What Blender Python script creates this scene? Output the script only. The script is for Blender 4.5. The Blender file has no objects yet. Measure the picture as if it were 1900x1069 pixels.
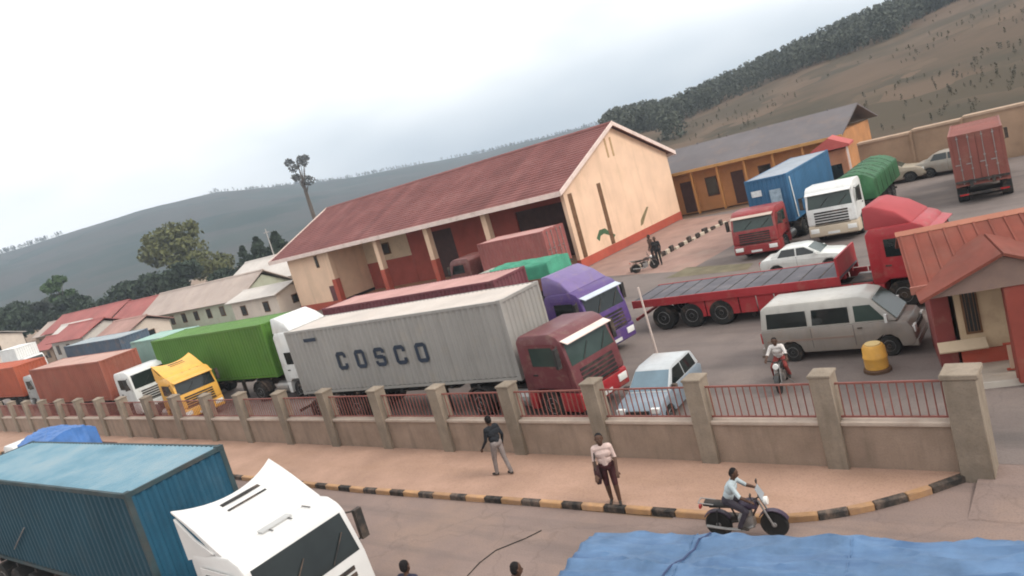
import bpy, bmesh, math, random
import numpy as np
from mathutils import Vector, Matrix
random.seed(7); rng = np.random.default_rng(7)
R = math.radians
sc = bpy.context.scene
C = sc.collection

# ------------------------------------------------------------------ camera
CAM_H = 8.5
pitch, roll, yaw = R(8.7), R(15.9), R(41.3)
fw = Vector((-math.sin(yaw)*math.cos(pitch), math.cos(yaw)*math.cos(pitch), -math.sin(pitch)))
rt = Vector((math.cos(yaw), math.sin(yaw), 0)); up = rt.cross(fw)
CR = math.cos(roll)*rt - math.sin(roll)*up
CU = math.sin(roll)*rt + math.cos(roll)*up
cd = bpy.data.cameras.new('camera'); cam = bpy.data.objects.new('camera', cd); C.objects.link(cam)
m = Matrix((CR, CU, -fw)).transposed().to_4x4(); m.translation = (0, 0, CAM_H)
cam.matrix_world = m
cd.sensor_width = 36; cd.lens = 36*1405/1900; cd.clip_start = .1; cd.clip_end = 9000
sc.camera = cam

# ------------------------------------------------------------------ sky, sun, exposure
SUN_AZ, SUN_EL = R(8), R(42)         # direction the light comes from, measured from +X towards +Y
w = bpy.data.worlds.new('World'); sc.world = w; w.use_nodes = True
nt = w.node_tree; N = nt.nodes; L = nt.links; N.clear()
out = N.new('ShaderNodeOutputWorld'); bg = N.new('ShaderNodeBackground'); bg.inputs[1].default_value = .1
sky = N.new('ShaderNodeTexSky'); sky.sky_type = 'NISHITA'; sky.sun_disc = False
sky.sun_elevation = SUN_EL; sky.sun_rotation = R(90) - SUN_AZ
sky.air_density = 1.2; sky.dust_density = 3.0
tc = N.new('ShaderNodeTexCoord'); mp = N.new('ShaderNodeMapping'); mp.inputs['Scale'].default_value = (1, 1, 2.6)
L.new(tc.outputs['Generated'], mp.inputs['Vector'])
nz = N.new('ShaderNodeTexNoise'); nz.inputs['Scale'].default_value = 1.9; nz.inputs['Detail'].default_value = 4; nz.inputs['Roughness'].default_value = .45
L.new(mp.outputs[0], nz.inputs['Vector'])
rp = N.new('ShaderNodeValToRGB'); e = rp.color_ramp.elements
e[0].position = .36; e[0].color = (5.6, 6.3, 6.9, 1); e[1].position = .62; e[1].color = (12.6, 12.5, 12.3, 1)
sz = N.new('ShaderNodeSeparateXYZ'); L.new(tc.outputs['Generated'], sz.inputs[0])       # overcast thins and greys towards the horizon
ez = N.new('ShaderNodeMapRange'); ez.inputs[1].default_value = 0; ez.inputs[2].default_value = .55; ez.inputs[3].default_value = -.05; ez.inputs[4].default_value = .3; L.new(sz.outputs[2], ez.inputs[0])
sa = N.new('ShaderNodeMath'); sa.operation = 'ADD'; L.new(nz.outputs['Fac'], sa.inputs[0]); L.new(ez.outputs[0], sa.inputs[1])
L.new(sa.outputs[0], rp.inputs['Fac'])
mx = N.new('ShaderNodeMix'); mx.data_type = 'RGBA'; mx.inputs['Factor'].default_value = .84
L.new(sky.outputs[0], mx.inputs[6]); L.new(rp.outputs[0], mx.inputs[7])
L.new(mx.outputs[2], bg.inputs[0]); L.new(bg.outputs[0], out.inputs[0])
sd = bpy.data.lights.new('sun', 'SUN'); sun = bpy.data.objects.new('sun', sd); C.objects.link(sun)
sd.energy = 1.5; sd.angle = R(18); sd.color = (1, .93, .84)
sdir = Vector((math.cos(SUN_AZ)*math.cos(SUN_EL), math.sin(SUN_AZ)*math.cos(SUN_EL), math.sin(SUN_EL)))
sun.rotation_euler = sdir.to_track_quat('Z', 'Y').to_euler()
vs = sc.view_settings; vs.view_transform = 'Standard'; vs.look = 'None'; vs.exposure = 0.5; vs.gamma = 1
sc.render.engine = 'CYCLES'
sc.cycles.max_bounces = 6; sc.cycles.diffuse_bounces = 3; sc.cycles.volume_bounces = 0
sc.cycles.use_denoising = True
sc.cycles.filter_width = 1.9

# ------------------------------------------------------------------ materials
MATS = {}
def M(name, col, rough=.65, var=.12, scale=1.2, bump=0., bscale=30., dirt=0., dcol=(.30, .20, .14), dscale=1.5, metal=0., coat=0., spec=.22, streak=None, scol=None, samt=.5, speck=0., crack=0., rnd=0.):
    if name in MATS: return MATS[name]
    mt = bpy.data.materials.new(name); MATS[name] = mt; mt.use_nodes = True
    n = mt.node_tree.nodes; l = mt.node_tree.links; b = n['Principled BSDF']
    b.inputs['Roughness'].default_value = rough; b.inputs['Metallic'].default_value = metal
    b.inputs['Coat Weight'].default_value = coat; b.inputs['Specular IOR Level'].default_value = spec
    t = n.new('ShaderNodeTexCoord'); oi = n.new('ShaderNodeObjectInfo')
    ad = n.new('ShaderNodeVectorMath'); ad.operation = 'ADD'
    ml = n.new('ShaderNodeVectorMath'); ml.operation = 'SCALE'; ml.inputs[3].default_value = 1.0
    l.new(oi.outputs['Location'], ml.inputs[0]); l.new(t.outputs['Object'], ad.inputs[0]); l.new(ml.outputs[0], ad.inputs[1])
    n1 = n.new('ShaderNodeTexNoise'); n1.inputs['Scale'].default_value = scale; n1.inputs['Detail'].default_value = 8; n1.inputs['Roughness'].default_value = .62
    l.new(ad.outputs[0], n1.inputs['Vector'])
    r1 = n.new('ShaderNodeValToRGB'); e = r1.color_ramp.elements
    e[0].position = .3; e[1].position = .7
    e[0].color = tuple(max(0, c*(1-var)) for c in col)+(1,); e[1].color = tuple(min(1, c*(1+var)) for c in col)+(1,)
    l.new(n1.outputs['Fac'], r1.inputs['Fac']); last = r1.outputs[0]
    if dirt > 0:
        n2 = n.new('ShaderNodeTexNoise'); n2.inputs['Scale'].default_value = dscale; n2.inputs['Detail'].default_value = 10; n2.inputs['Roughness'].default_value = .7
        l.new(ad.outputs[0], n2.inputs['Vector'])
        r2 = n.new('ShaderNodeValToRGB'); e2 = r2.color_ramp.elements
        e2[0].position = .62 - .3*dirt; e2[0].color = (0, 0, 0, 1); e2[1].position = .8 - .1*dirt; e2[1].color = (min(1, .35+.6*dirt),)*3+(1,)
        l.new(n2.outputs['Fac'], r2.inputs['Fac'])
        mm = n.new('ShaderNodeMix'); mm.data_type = 'RGBA'
        l.new(r2.outputs[0], mm.inputs['Factor']); l.new(last, mm.inputs[6]); mm.inputs[7].default_value = (*dcol, 1)
        last = mm.outputs[2]
    def mixin(fac, col2):
        nonlocal last
        q = n.new('ShaderNodeMix'); q.data_type = 'RGBA'; l.new(fac, q.inputs['Factor']); l.new(last, q.inputs[6]); q.inputs[7].default_value = (*col2, 1); last = q.outputs[2]
    if streak:
        sm = n.new('ShaderNodeMapping'); sm.inputs['Scale'].default_value = streak; l.new(ad.outputs[0], sm.inputs['Vector'])
        sn = n.new('ShaderNodeTexNoise'); sn.inputs['Scale'].default_value = 1; sn.inputs['Detail'].default_value = 6; sn.inputs['Roughness'].default_value = .6; l.new(sm.outputs[0], sn.inputs['Vector'])
        sr = n.new('ShaderNodeMapRange'); sr.inputs[1].default_value = .5; sr.inputs[2].default_value = .72; sr.inputs[3].default_value = 0; sr.inputs[4].default_value = samt; l.new(sn.outputs['Fac'], sr.inputs[0])
        mixin(sr.outputs[0], scol or tuple(c*.55 for c in col))
    if speck > 0:
        pn = n.new('ShaderNodeTexNoise'); pn.inputs['Scale'].default_value = 28; pn.inputs['Detail'].default_value = 3; l.new(ad.outputs[0], pn.inputs['Vector'])
        pr_ = n.new('ShaderNodeMapRange'); pr_.inputs[1].default_value = .48; pr_.inputs[2].default_value = .75; pr_.inputs[3].default_value = 0; pr_.inputs[4].default_value = speck; l.new(pn.outputs['Fac'], pr_.inputs[0])
        mixin(pr_.outputs[0], tuple(c*.35 for c in col))
    if crack > 0:
        dn = n.new('ShaderNodeTexNoise'); dn.inputs['Scale'].default_value = 1.3; dn.inputs['Detail'].default_value = 4; l.new(ad.outputs[0], dn.inputs['Vector'])
        ds = n.new('ShaderNodeVectorMath'); ds.operation = 'MULTIPLY_ADD'; ds.inputs[1].default_value = (.9, .9, .9); l.new(dn.outputs['Color'], ds.inputs[0]); l.new(ad.outputs[0], ds.inputs[2])
        vo = n.new('ShaderNodeTexVoronoi'); vo.feature = 'DISTANCE_TO_EDGE'; vo.inputs['Scale'].default_value = .32; l.new(ds.outputs[0], vo.inputs['Vector'])
        cr_ = n.new('ShaderNodeMapRange'); cr_.inputs[1].default_value = .0; cr_.inputs[2].default_value = .012; cr_.inputs[3].default_value = crack; cr_.inputs[4].default_value = 0; l.new(vo.outputs['Distance'], cr_.inputs[0])
        mixin(cr_.outputs[0], tuple(c*.3 for c in col))
    if rnd > 0:
        rr_ = n.new('ShaderNodeMapRange'); rr_.inputs[3].default_value = 1-rnd; rr_.inputs[4].default_value = 1+rnd*.8; l.new(oi.outputs['Random'], rr_.inputs[0])
        vm = n.new('ShaderNodeVectorMath'); vm.operation = 'SCALE'; l.new(last, vm.inputs[0]); l.new(rr_.outputs[0], vm.inputs[3]); last = vm.outputs[0]
    l.new(last, b.inputs['Base Color'])
    if bump > 0:
        n3 = n.new('ShaderNodeTexNoise'); n3.inputs['Scale'].default_value = bscale; n3.inputs['Detail'].default_value = 5
        l.new(ad.outputs[0], n3.inputs['Vector'])
        bp = n.new('ShaderNodeBump'); bp.inputs['Strength'].default_value = bump; bp.inputs['Distance'].default_value = .03
        l.new(n3.outputs['Fac'], bp.inputs['Height']); l.new(bp.outputs[0], b.inputs['Normal'])
    return mt
def paint(name, col, dirt=.25, rough=.42, var=.1): return M(name, col, rough, var, 1.1, .05, 8, dirt+.1, (.27, .19, .14), 2.6, coat=.08, spec=.35, streak=(5, 5, .7), samt=.25)
glass = M('dark_glass', (.014, .018, .018), .06, .3, .8, spec=.5)
glassg = M('green_glass', (.03, .048, .042), .12, .3, .8, spec=.4)
rubber = M('rubber', (.022, .021, .02), .85, .2, 4, dirt=.3)
steel = M('steel', (.30, .29, .28), .45, .2, 3, metal=.6, dirt=.3)
black = M('black_frame', (.03, .028, .027), .7, .3, 2, dirt=.45)
lamp_m = M('lamp_lens', (.75, .75, .72), .12, .05)
red_lamp = M('tail_lens', (.35, .02, .02), .2, .1)
whitep = paint('white_paint', (.63, .63, .61), .2)

# ------------------------------------------------------------------ mesh helpers
class MB:
    def __init__(s): s.v = []; s.f = []; s.m = []
    def add(s, vs, fs, mi=0):
        o = len(s.v); s.v += [tuple(p) for p in vs]
        for f in fs: s.f.append([o+i for i in f]); s.m.append(mi)
        return s
    def box(s, x0, x1, y0, y1, z0, z1, mi=0):
        return s.add([(x, y, z) for x in (x0, x1) for y in (y0, y1) for z in (z0, z1)],
                     [(0, 1, 3, 2), (4, 6, 7, 5), (0, 4, 5, 1), (2, 3, 7, 6), (0, 2, 6, 4), (1, 5, 7, 3)], mi)
    def prism(s, prof, a0, a1, axis='y', w=None, mi=0):
        # closed 2D profile extruded along an axis; axis y: profile is (x,z); axis x: (y,z); axis z: (x,y)
        n = len(prof)
        def mk(p, a):
            return (p[0], a, p[1]) if axis == 'y' else (a, p[0], p[1]) if axis == 'x' else (p[0], p[1], a)
        vs = [mk(p, a0 if w is None else -w(p)) for p in prof]+[mk(p, a1 if w is None else w(p)) for p in prof]
        fs = [list(range(n)), list(range(2*n-1, n-1, -1))]+[[i, i+n, (i+1) % n+n, (i+1) % n] for i in range(n)]
        return s.add(vs, fs, mi)
    def slab(s, q, t, mi=0):
        # quad q given thickness t along its normal (outwards)
        q = [Vector(p) for p in q]; nn = (q[1]-q[0]).cross(q[-1]-q[0]).normalized()*t
        k = len(q)
        return s.add(q+[p+nn for p in q], [list(range(k))[::-1], list(range(k, 2*k))]+[[i, (i+1) % k, (i+1) % k+k, i+k] for i in range(k)], mi)
    def tube(s, p0, p1, r0, r1=None, n=8, mi=0):
        r1 = r0 if r1 is None else r1
        p0 = Vector(p0); p1 = Vector(p1); d = (p1-p0).normalized()
        a = d.orthogonal().normalized(); b = d.cross(a)
        vs = []
        for p, r in ((p0, r0), (p1, r1)):
            for i in range(n):
                t = 2*math.pi*i/n; vs.append(p+a*math.cos(t)*r+b*math.sin(t)*r)
        return s.add(vs, [list(range(n))[::-1], list(range(n, 2*n))]+[[i, (i+1) % n, (i+1) % n+n, i+n] for i in range(n)], mi)
    def path(s, pts, r, n=6, mi=0):
        for a, b in zip(pts[:-1], pts[1:]): s.tube(a, b, r, r, n, mi)
        return s
    def lathe(s, prof, n=20, axis='z', c=(0, 0, 0), mi=0):
        # prof: list of (radius, height); open ends are closed
        vs = []; k = len(prof)
        for r, h in prof:
            for i in range(n):
                t = 2*math.pi*i/n; a, b = r*math.cos(t), r*math.sin(t)
                p = (a, b, h) if axis == 'z' else (a, h, b) if axis == 'y' else (h, a, b)
                vs.append((p[0]+c[0], p[1]+c[1], p[2]+c[2]))
        fs = [[j*n+i, j*n+(i+1) % n, (j+1)*n+(i+1) % n, (j+1)*n+i] for j in range(k-1) for i in range(n)]
        fs += [list(range(n))[::-1], [(k-1)*n+i for i in range(n)]]
        return s.add(vs, fs, mi)
    def mesh(s, name, mats, bevel=0, seg=2, smooth=False):
        me = bpy.data.meshes.new(name); me.from_pydata(s.v, [], s.f)
        if not isinstance(mats, (list, tuple)): mats = [mats]
        for mm in mats: me.materials.append(mm)
        me.polygons.foreach_set('material_index', s.m)
        bm = bmesh.new(); bm.from_mesh(me)
        bmesh.ops.recalc_face_normals(bm, faces=bm.faces)
        if bevel > 0:
            ed = [ee for ee in bm.edges if len(ee.link_faces) == 2 and ee.calc_face_angle(0) > R(12)]
            bmesh.ops.bevel(bm, geom=ed, offset=bevel, segments=seg, affect='EDGES', profile=.5, clamp_overlap=True)
        bm.to_mesh(me); bm.free()
        if smooth or bevel > 0:
            me.polygons.foreach_set('use_smooth', [True]*len(me.polygons))
            me.set_sharp_from_angle(angle=R(38))
        return me
    def build(s, name, mats, parent=None, bevel=0, seg=2, smooth=False):
        return link(name, s.mesh(name, mats, bevel, seg, smooth), parent)
def link(name, me, parent=None, loc=None, rot=None, scale=None):
    o = bpy.data.objects.new(name, me); C.objects.link(o); o.parent = parent
    if loc: o.location = loc
    if rot: o.rotation_euler = rot
    if scale: o.scale = scale
    return o
def box(name, dims, mat, parent=None, bevel=0): return MB().box(*dims).build(name, mat, parent, bevel)
def tag(o, label=None, cat=None, group=None, kind=None):
    if label: o['label'] = label
    if cat: o['category'] = cat
    if group: o['group'] = group
    if kind: o['kind'] = kind
    return o
def thing(name, label, cat, loc=(0, 0, 0), rz=0, group=None):
    o = bpy.data.objects.new(name, None); C.objects.link(o); o.empty_display_size = .3
    o.location = loc; o.rotation_euler = (0, 0, rz)
    return tag(o, label, cat, group)
def struct(name, mb, mat): return tag(mb.build(name, mat), kind='structure')
def camray(px, py):
    return CR*((px-950)/1405) - CU*((py-534.5)/1405) + fw

# ------------------------------------------------------------------ setting: ground, road, pavement, yard
soil = M('soil', (.24, .165, .115), .95, .25, .06, .4, 3, .3, (.14, .15, .07), .12)
b = MB(); b.add([(-3000, -300, -.02), (1500, -300, -.02), (1500, 3000, -.02), (-3000, 3000, -.02)], [(0, 1, 2, 3)])
struct('ground', b, soil)
asphalt = M('road_asphalt', (.225, .165, .143), .9, .16, .35, .35, 25, .45, (.33, .225, .165), .28, streak=(.12, 1.6, 1), scol=(.13, .105, .098), samt=.55, speck=.3, crack=.18)
b = MB(); b.add([(-400, -6, 0), (120, -6, 0), (120, 13.3, 0), (-400, 13.3, 0)], [(0, 1, 2, 3)])
b.add([(-9, 13.3, 0), (6, 13.3, 0), (6, 19.4, 0), (-9, 19.4, 0)], [(0, 1, 2, 3)])
struct('road', b, asphalt)
def kerb_y(x):                 # front line of the kerb: straight, then bending up to the gate pillar
    base = 13.02 + (x+20)*.035 if x > -20 else 13.02
    return base if x < -7.2 else base + (x+7.2)**2*.155
earth = M('earth_pavement', (.375, .238, .175), .95, .17, .5, .5, 14, .45, (.34, .215, .15), .7, streak=(.25, 1.2, 1), scol=(.30, .185, .125), samt=.5, speck=.35)
xs = [-400, -120, -60] + [-40+.5*i for i in range(74)]
b = MB(); vs_ = []
for x in xs: vs_ += [(x, kerb_y(x)+.16, .125), (x, 17, .125)]
vs_ += [(-3.34, kerb_y(-3.34)+.16, .125), (-3.34, 17, .125)]
k = len(vs_)//2
b.add(vs_, [(2*i, 2*i+2, 2*i+3, 2*i+1) for i in range(k-1)])
struct('pavement', b, earth)
yardm = M('yard_asphalt', (.175, .143, .13), .88, .18, .25, .3, 20, .4, (.25, .2, .17), .2, streak=(.1, .9, 1), scol=(.09, .08, .076), samt=.6, speck=.3, crack=.15)
b = MB(); b.add([(-160, 16.3, .13), (40, 16.3, .13), (40, 60, .13), (-160, 60, .13)], [(0, 1, 2, 3)])
struct('yard', b, yardm)
b = MB(); b.add([(-3.3, 14.3, .004), (40, 14.3, .004), (40, 16.31, .126), (-3.3, 16.31, .126)], [(0, 1, 2, 3)])
struct('gate_ramp', b, asphalt)
pinkpave = M('red_paving', (.30, .19, .155), .9, .2, .6, .3, 20, .35, (.25, .21, .17), .4)
b = MB(); b.add([(-31.5, 41.5, .135), (-20.6, 38.6, .135), (-19.5, 56, .135), (-31.5, 60, .135)], [(0, 1, 2, 3)])
struct('apron', b, pinkpave)
grassm = M('dry_grass', (.15, .13, .085), .95, .3, 1.2, .6, 18, .4, (.28, .2, .13), .8)
b = MB(); b.add([(-21.5, 37.4, .14), (-16.4, 36.9, .14), (-16.6, 38.3, .14), (-21.2, 39.6, .14)], [(0, 1, 2, 3)])
struct('verge', b, grassm)

# thin hose or crack filler snaking over the road
b = MB(); pp = [(-11.99, 12.26), (-12.19, 11.86), (-12.35, 11.64), (-12.63, 11.25), (-12.69, 10.71), (-12.62, 10.21), (-12.5, 9.8)]
b.path([(x, y, .012) for x, y in pp], .013, 6)
tag(b.build('black_cable', rubber), 'thin dark cable lying curved across the road', 'cable')

# kerb stones, painted in turn black and yellow
kb = M('kerb_black', (.04, .036, .033), .8, .3, 3, .2, 20, .6, (.22, .15, .11), 3, rnd=.3)
ky = M('kerb_yellow', (.43, .245, .115), .85, .2, 3, .2, 20, .95, (.33, .205, .135), 1.6, rnd=.2)
kerb = thing('kerb', 'roadside kerb of stones painted in turn black and yellow', 'kerb', (0, 0, 0))
blk = [-27.5, -26.1, -24.8, -23.5, -22.1, -20.8, -19.5, -18.25, -17.0, -15.7, -14.4, -13.1, -11.8, -10.55, -9.25, -7.5, -5.6, -4.65, -3.75]
stone = MB().box(-.5, .5, 0, .16, -.02, .15).mesh('kerb_stone', kb, .025, 1)
stoney = stone.copy(); stoney.materials.clear(); stoney.materials.append(ky)
def kerb_piece(x0, x1, me):
    y0, y1 = kerb_y(x0), kerb_y(x1); d = math.hypot(x1-x0, y1-y0)
    link('kerb_stone', me, kerb, ((x0+x1)/2, (y0+y1)/2, 0), (0, 0, math.atan2(y1-y0, x1-x0)), (d-.012, 1, 1))
for i, x in enumerate(blk):
    hw = .3 if x < -6.5 else .26
    kerb_piece(x-hw, x+hw, stone)
    if i+1 < len(blk):
        nx = blk[i+1]; hn = .3 if nx < -6.5 else .26
        a, bb = x+hw, nx-hn; kk = 1 if bb-a < 1.2 else 2
        for j in range(kk): kerb_piece(a+(bb-a)*j/kk, a+(bb-a)*(j+1)/kk, stoney)
for j in range(30):
    x = -28.2-1.35*(j+1); kerb_piece(x-.02, x+.6, stone); kerb_piece(x+.6, x+1.33, stoney)

# ------------------------------------------------------------------ boundary wall with pillars and red railings
plaster = M('fence_plaster', (.29, .215, .165), .92, .18, 1.2, .35, 18, .4, (.22, .165, .12), .9, streak=(2.2, 2.2, .35), scol=(.16, .125, .095), samt=.6, speck=.2)
copingm = M('fence_coping', (.42, .34, .28), .9, .15, 2, .2, 20, .3)
pillm = M('pillar_plaster', (.245, .20, .155), .92, .2, 1.5, .35, 18, .4, (.2, .155, .11), 1.2, streak=(3, 3, .4), scol=(.15, .12, .09), samt=.55, speck=.2, rnd=.1)
railm = M('railing_paint', (.23, .085, .07), .6, .2, 2, dirt=.3)
fence = thing('boundary_wall', 'long tan boundary wall with pillars and dark red railings', 'wall', (0, 16, 0))
px_ = [-3.3, -6.0]+[-9.1-3.13*i for i in range(30)]
pil = MB().box(-.23, .23, -.23, .23, 0, 2.3).box(-.255, .255, -.255, .255, 2.3, 2.36)
pil.add([(-.24, -.24, 2.362), (.24, -.24, 2.362), (.24, .24, 2.362), (-.24, .24, 2.362), (0, 0, 2.46)], [(0, 1, 4), (1, 2, 4), (2, 3, 4), (3, 0, 4)])
pil = pil.mesh('pillar', pillm, .012, 1)
for i, x in enumerate(px_):
    if i == 0:
        MB().box(x-.3, x+.3, -.3, .3, -.1, 2.2).box(x-.34, x+.34, -.34, .34, 2.2, 2.32).build('gate_pillar', pillm, fence, .02, 1)
    else: link('pillar', pil, fence, (x, 0, 0))
bar = MB().tube((0, 0, 1.3), (0, 0, 2.07), .016, .016, 6)
bar = bar.mesh('bar', railm)
for i in range(len(px_)-1):
    x1, x0 = px_[i]-(.3 if i == 0 else .23), px_[i+1]+.23
    box('wall_panel', (x0, x1, -.11, .11, 0, 1.14), plaster, fence)
    box('coping', (x0, x1, -.17, .17, 1.14, 1.23), copingm, fence, .01)
    rl = MB().box(x0, x1, -.02, .02, 1.28, 1.32).box(x0, x1, -.02, .02, 2.06, 2.1)
    nb = int((x1-x0)/.165)
    if i >= 9:
        for j in range(nb): rl.tube((x0+(j+.7)*(x1-x0)/nb, 0, 1.3), (x0+(j+.7)*(x1-x0)/nb, 0, 2.07), .016, .016, 5)
    p = rl.build('railing', railm, fence)
    if i < 9:
        for j in range(nb): link('bar', bar, p, (x0+(j+.5)*(x1-x0)/nb, 0, 0))

# ------------------------------------------------------------------ warehouse
cream = M('cream_wall', (.76, .53, .375), .85, .09, .5, .12, 20, .3, (.58, .41, .26), .45, streak=(1.4, 1.4, .14), scol=(.50, .35, .23), samt=.4)
reddado = M('red_dado', (.40, .085, .055), .8, .15, .8, .1, 15, .3, (.30, .12, .08), .9)
redtile = M('red_roof_sheet', (.18, .066, .06), .75, .2, .35, .1, 12, .4, (.20, .105, .095), .35, rnd=.13, streak=(.5, .5, .5), samt=.3)
fascia = M('pale_fascia', (.72, .58, .52), .7, .1, 1, dirt=.3)
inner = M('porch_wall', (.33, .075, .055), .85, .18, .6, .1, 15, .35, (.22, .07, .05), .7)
soffit = M('soffit', (.36, .31, .27), .9, .15, 1)
slitm = M('slit_brown', (.16, .085, .045), .8, .2, 2)
dooro = M('dark_door', (.07, .035, .03), .8, .2, 2)
WX0, WX1, WY0, WY1, WZ = -67.2, -31.75, 44.2, 60.6, 6.0
RY, RZ, EY0, EY1, EZ = 52.3, 9.75, 43.3, 61.4, 5.98
wh = thing('warehouse', 'long cream and red warehouse with pitched red roof and open front', 'warehouse')
b = MB()
# gable walls (with sloping tops), back wall, closed room at the left end
gz = lambda y: RZ-.18 - abs(y-RY)*(RZ-EZ)/(RY-EY0)
gp = [(WY0, .8), (WY1, .8), (WY1, gz(WY1)), (RY, gz(RY)), (WY0, gz(WY0))]
b.prism(gp, WX1-.3, WX1, 'x'); b.prism(gp, WX0, WX0+.3, 'x')
b.box(WX0+.3, WX1-.3, WY1-.3, WY1, .8, WZ)
b.box(WX0+.3, -60.2, WY0, WY0+.3, .8, WZ)
b.box(-60.5, -60.2, WY0+.3, 48.4, .8, WZ)
b.build('wall', cream, wh)
b = MB()
box('painted_dado', (WX1-.3, WX1+.04, WY0-.04, WY1+.04, 0, .8), reddado, wh)
box('painted_dado', (WX0-.04, -60.16, WY0-.04, WY0+.3, 0, .8), reddado, wh); box('painted_dado', (WX0-.04, WX0+.3, WY0+.31, WY1, 0, .8), reddado, wh)
# porch: floor, back wall with red lower part, columns
box('porch_floor', (-60.15, WX1-.31, 43.9, 48.4, .0, .55), M('porch_floor', (.40, .22, .13), .9, .2, .8, dirt=.3), wh)
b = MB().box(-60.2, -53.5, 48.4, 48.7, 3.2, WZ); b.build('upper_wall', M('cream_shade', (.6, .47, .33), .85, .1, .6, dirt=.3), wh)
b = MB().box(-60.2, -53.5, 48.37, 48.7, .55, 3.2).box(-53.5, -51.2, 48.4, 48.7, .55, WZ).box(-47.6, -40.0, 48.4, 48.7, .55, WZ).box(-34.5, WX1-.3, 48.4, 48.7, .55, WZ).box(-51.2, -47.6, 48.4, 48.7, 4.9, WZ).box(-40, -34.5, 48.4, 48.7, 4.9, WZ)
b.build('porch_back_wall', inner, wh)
for x0, x1 in ((-51.2, -47.6), (-40, -34.5)):
    s = MB()
    for j in range(18): s.box(x0, x1, 48.55, 48.58+.03*(j % 2), .55+j*.242, .55+(j+1)*.242)
    s.build('roller_door', dooro, wh)
wd = box('window', (-57.9, -56.2, 48.33, 48.42, 3.75, 4.9), slitm, wh); box('pane', (-57.78, -56.32, 48.3, 48.34, 3.85, 4.8), glass, wd)
wd = box('window', (-62.6, -62.1, WY0-.03, WY0+.05, 4.3, 5.5), slitm, wh); box('pane', (-62.52, -62.18, WY0-.05, WY0-.02, 4.38, 5.42), glass, wd)
box('door', (-61.6, -60.4, WY0-.06, WY0+.02, .8, 2.3), M('maroon_door', (.13, .05, .05), .7, .2, 2), wh)
for x in (-60.35, -53.0, -46.3, -39.6):
    c_ = MB().box(x-.26, x+.26, 44.0, 44.52, 2.9, WZ).build('column', cream, wh, .02, 1)
    MB().box(x-.28, x+.28, 43.98, 44.54, .55, 2.9).build('painted_base', reddado, c_, .02, 1)
box('porch_ceiling', (-60.15, WX1-.31, EY0+.1, 48.4, 5.86, 5.93), soffit, wh)
box('porch_steps', (-59.9, -53.5, 42.9, 43.89, .13, .35), M('step_yellow', (.55, .36, .17), .9, .15, 1, dirt=.4), wh)
# gable end details
for y in (44.95, 48.95):
    s = box('slit_window', (WX1-.02, WX1+.015, y-.27, y+.27, .82, 5.6), slitm, wh)
    for j in range(8): box('louvre', (WX1+.015, WX1+.05, y-.23, y+.23, .95+j*.58, 1.05+j*.58), slitm, s)
for y in (51.35, 52.15): box('gable_vent', (WX1-.02, WX1+.02, y-.12, y+.12, 7.2, 8.7), M('vent_tan', (.42, .28, .15), .8, .2, 2), wh)
grnp = M('dark_green_paint', (.06, .12, .06), .7, .3, 3)
def wall_mark(pts, mat):
    b = MB(); b.slab([(WX1+.004, y, z) for y, z in pts], .006); b.build('painted_mark', mat, wh)
wall_mark([(46.9, 1.75), (47.5, 2.25), (48.3, 2.2), (48.9, 1.75), (49.5, 1.4), (49.2, 1.2), (48.7, 1.55), (48.0, 1.85), (47.5, 1.8), (47.2, 1.45)], grnp)
wall_mark([(53.5, 1.15), (53.9, 1.2), (54.6, 1.75), (55.4, 2.35), (55.1, 2.4), (54.3, 1.95), (53.7, 1.6)], M('olive_paint', (.2, .16, .085), .8, .3, 3))
# roof: stepped tile-effect sheets, each a piece of its own
SX = 1.04; nsh = 36; slope = math.hypot(RY-EY0, RZ-EZ); steps = 24
s = MB()
for j in range(steps):
    d0, d1 = slope*j/steps, slope*(j+1)/steps
    for q in range(4):
        xa, xb = SX*q/4, SX*(q+1)/4; xm = (xa+xb)/2
        s.add([(xa, d0, .035), (xm, d0, .058), (xb, d0, .035), (xb, d1, .0), (xm, d1, .023), (xa, d1, .0)], [(0, 1, 4, 5), (1, 2, 3, 4)])
        s.add([(xa, d0, 0), (xm, d0, .0), (xb, d0, 0), (xa, d0, .035), (xm, d0, .058), (xb, d0, .035)], [(0, 1, 4, 3), (1, 2, 5, 4)])
sheet = s.mesh('roof_sheet', redtile)
ang = math.atan2(RZ-EZ, RY-EY0)
roof = MB()
for e0, sg in ((EY0, 1), (EY1, -1)):
    roof.slab([(-68.9, e0, EZ-.05), (-31.35, e0, EZ-.05), (-31.35, RY, RZ-.05), (-68.9, RY, RZ-.05)], .04 if sg > 0 else -.04)
roof = roof.build('roof', M('roof_deck', (.2, .1, .09), .8), wh)
for i in range(nsh):
    link('roof_sheet', sheet, roof, (-68.85+i*SX, EY0, EZ), (ang, 0, 0))
    link('roof_sheet', sheet, roof, (-68.85+(i+1)*SX, EY1, EZ), (ang, 0, math.pi))
MB().prism([(RY-.22, RZ-.02), (RY, RZ+.11), (RY+.22, RZ-.02)], -68.9, -31.3, 'x').build('ridge_cap', redtile, roof)
box('gutter_board', (-68.95, -31.3, EY0-.1, EY0-.02, EZ-.3, EZ+.06), fascia, roof)
box('gutter_board', (-68.95, -31.3, EY1+.02, EY1+.1, EZ-.3, EZ+.06), fascia, roof)
for xx in (-31.28, -68.98):
    for e0 in (EY0-.1, EY1+.1):
        q = [(xx, e0, EZ-.28), (xx, RY, RZ-.2), (xx, RY, RZ+.12), (xx, e0, EZ+.06)]
        b = MB(); b.slab(q, .07); b.build('barge_board', fascia, roof)

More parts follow.
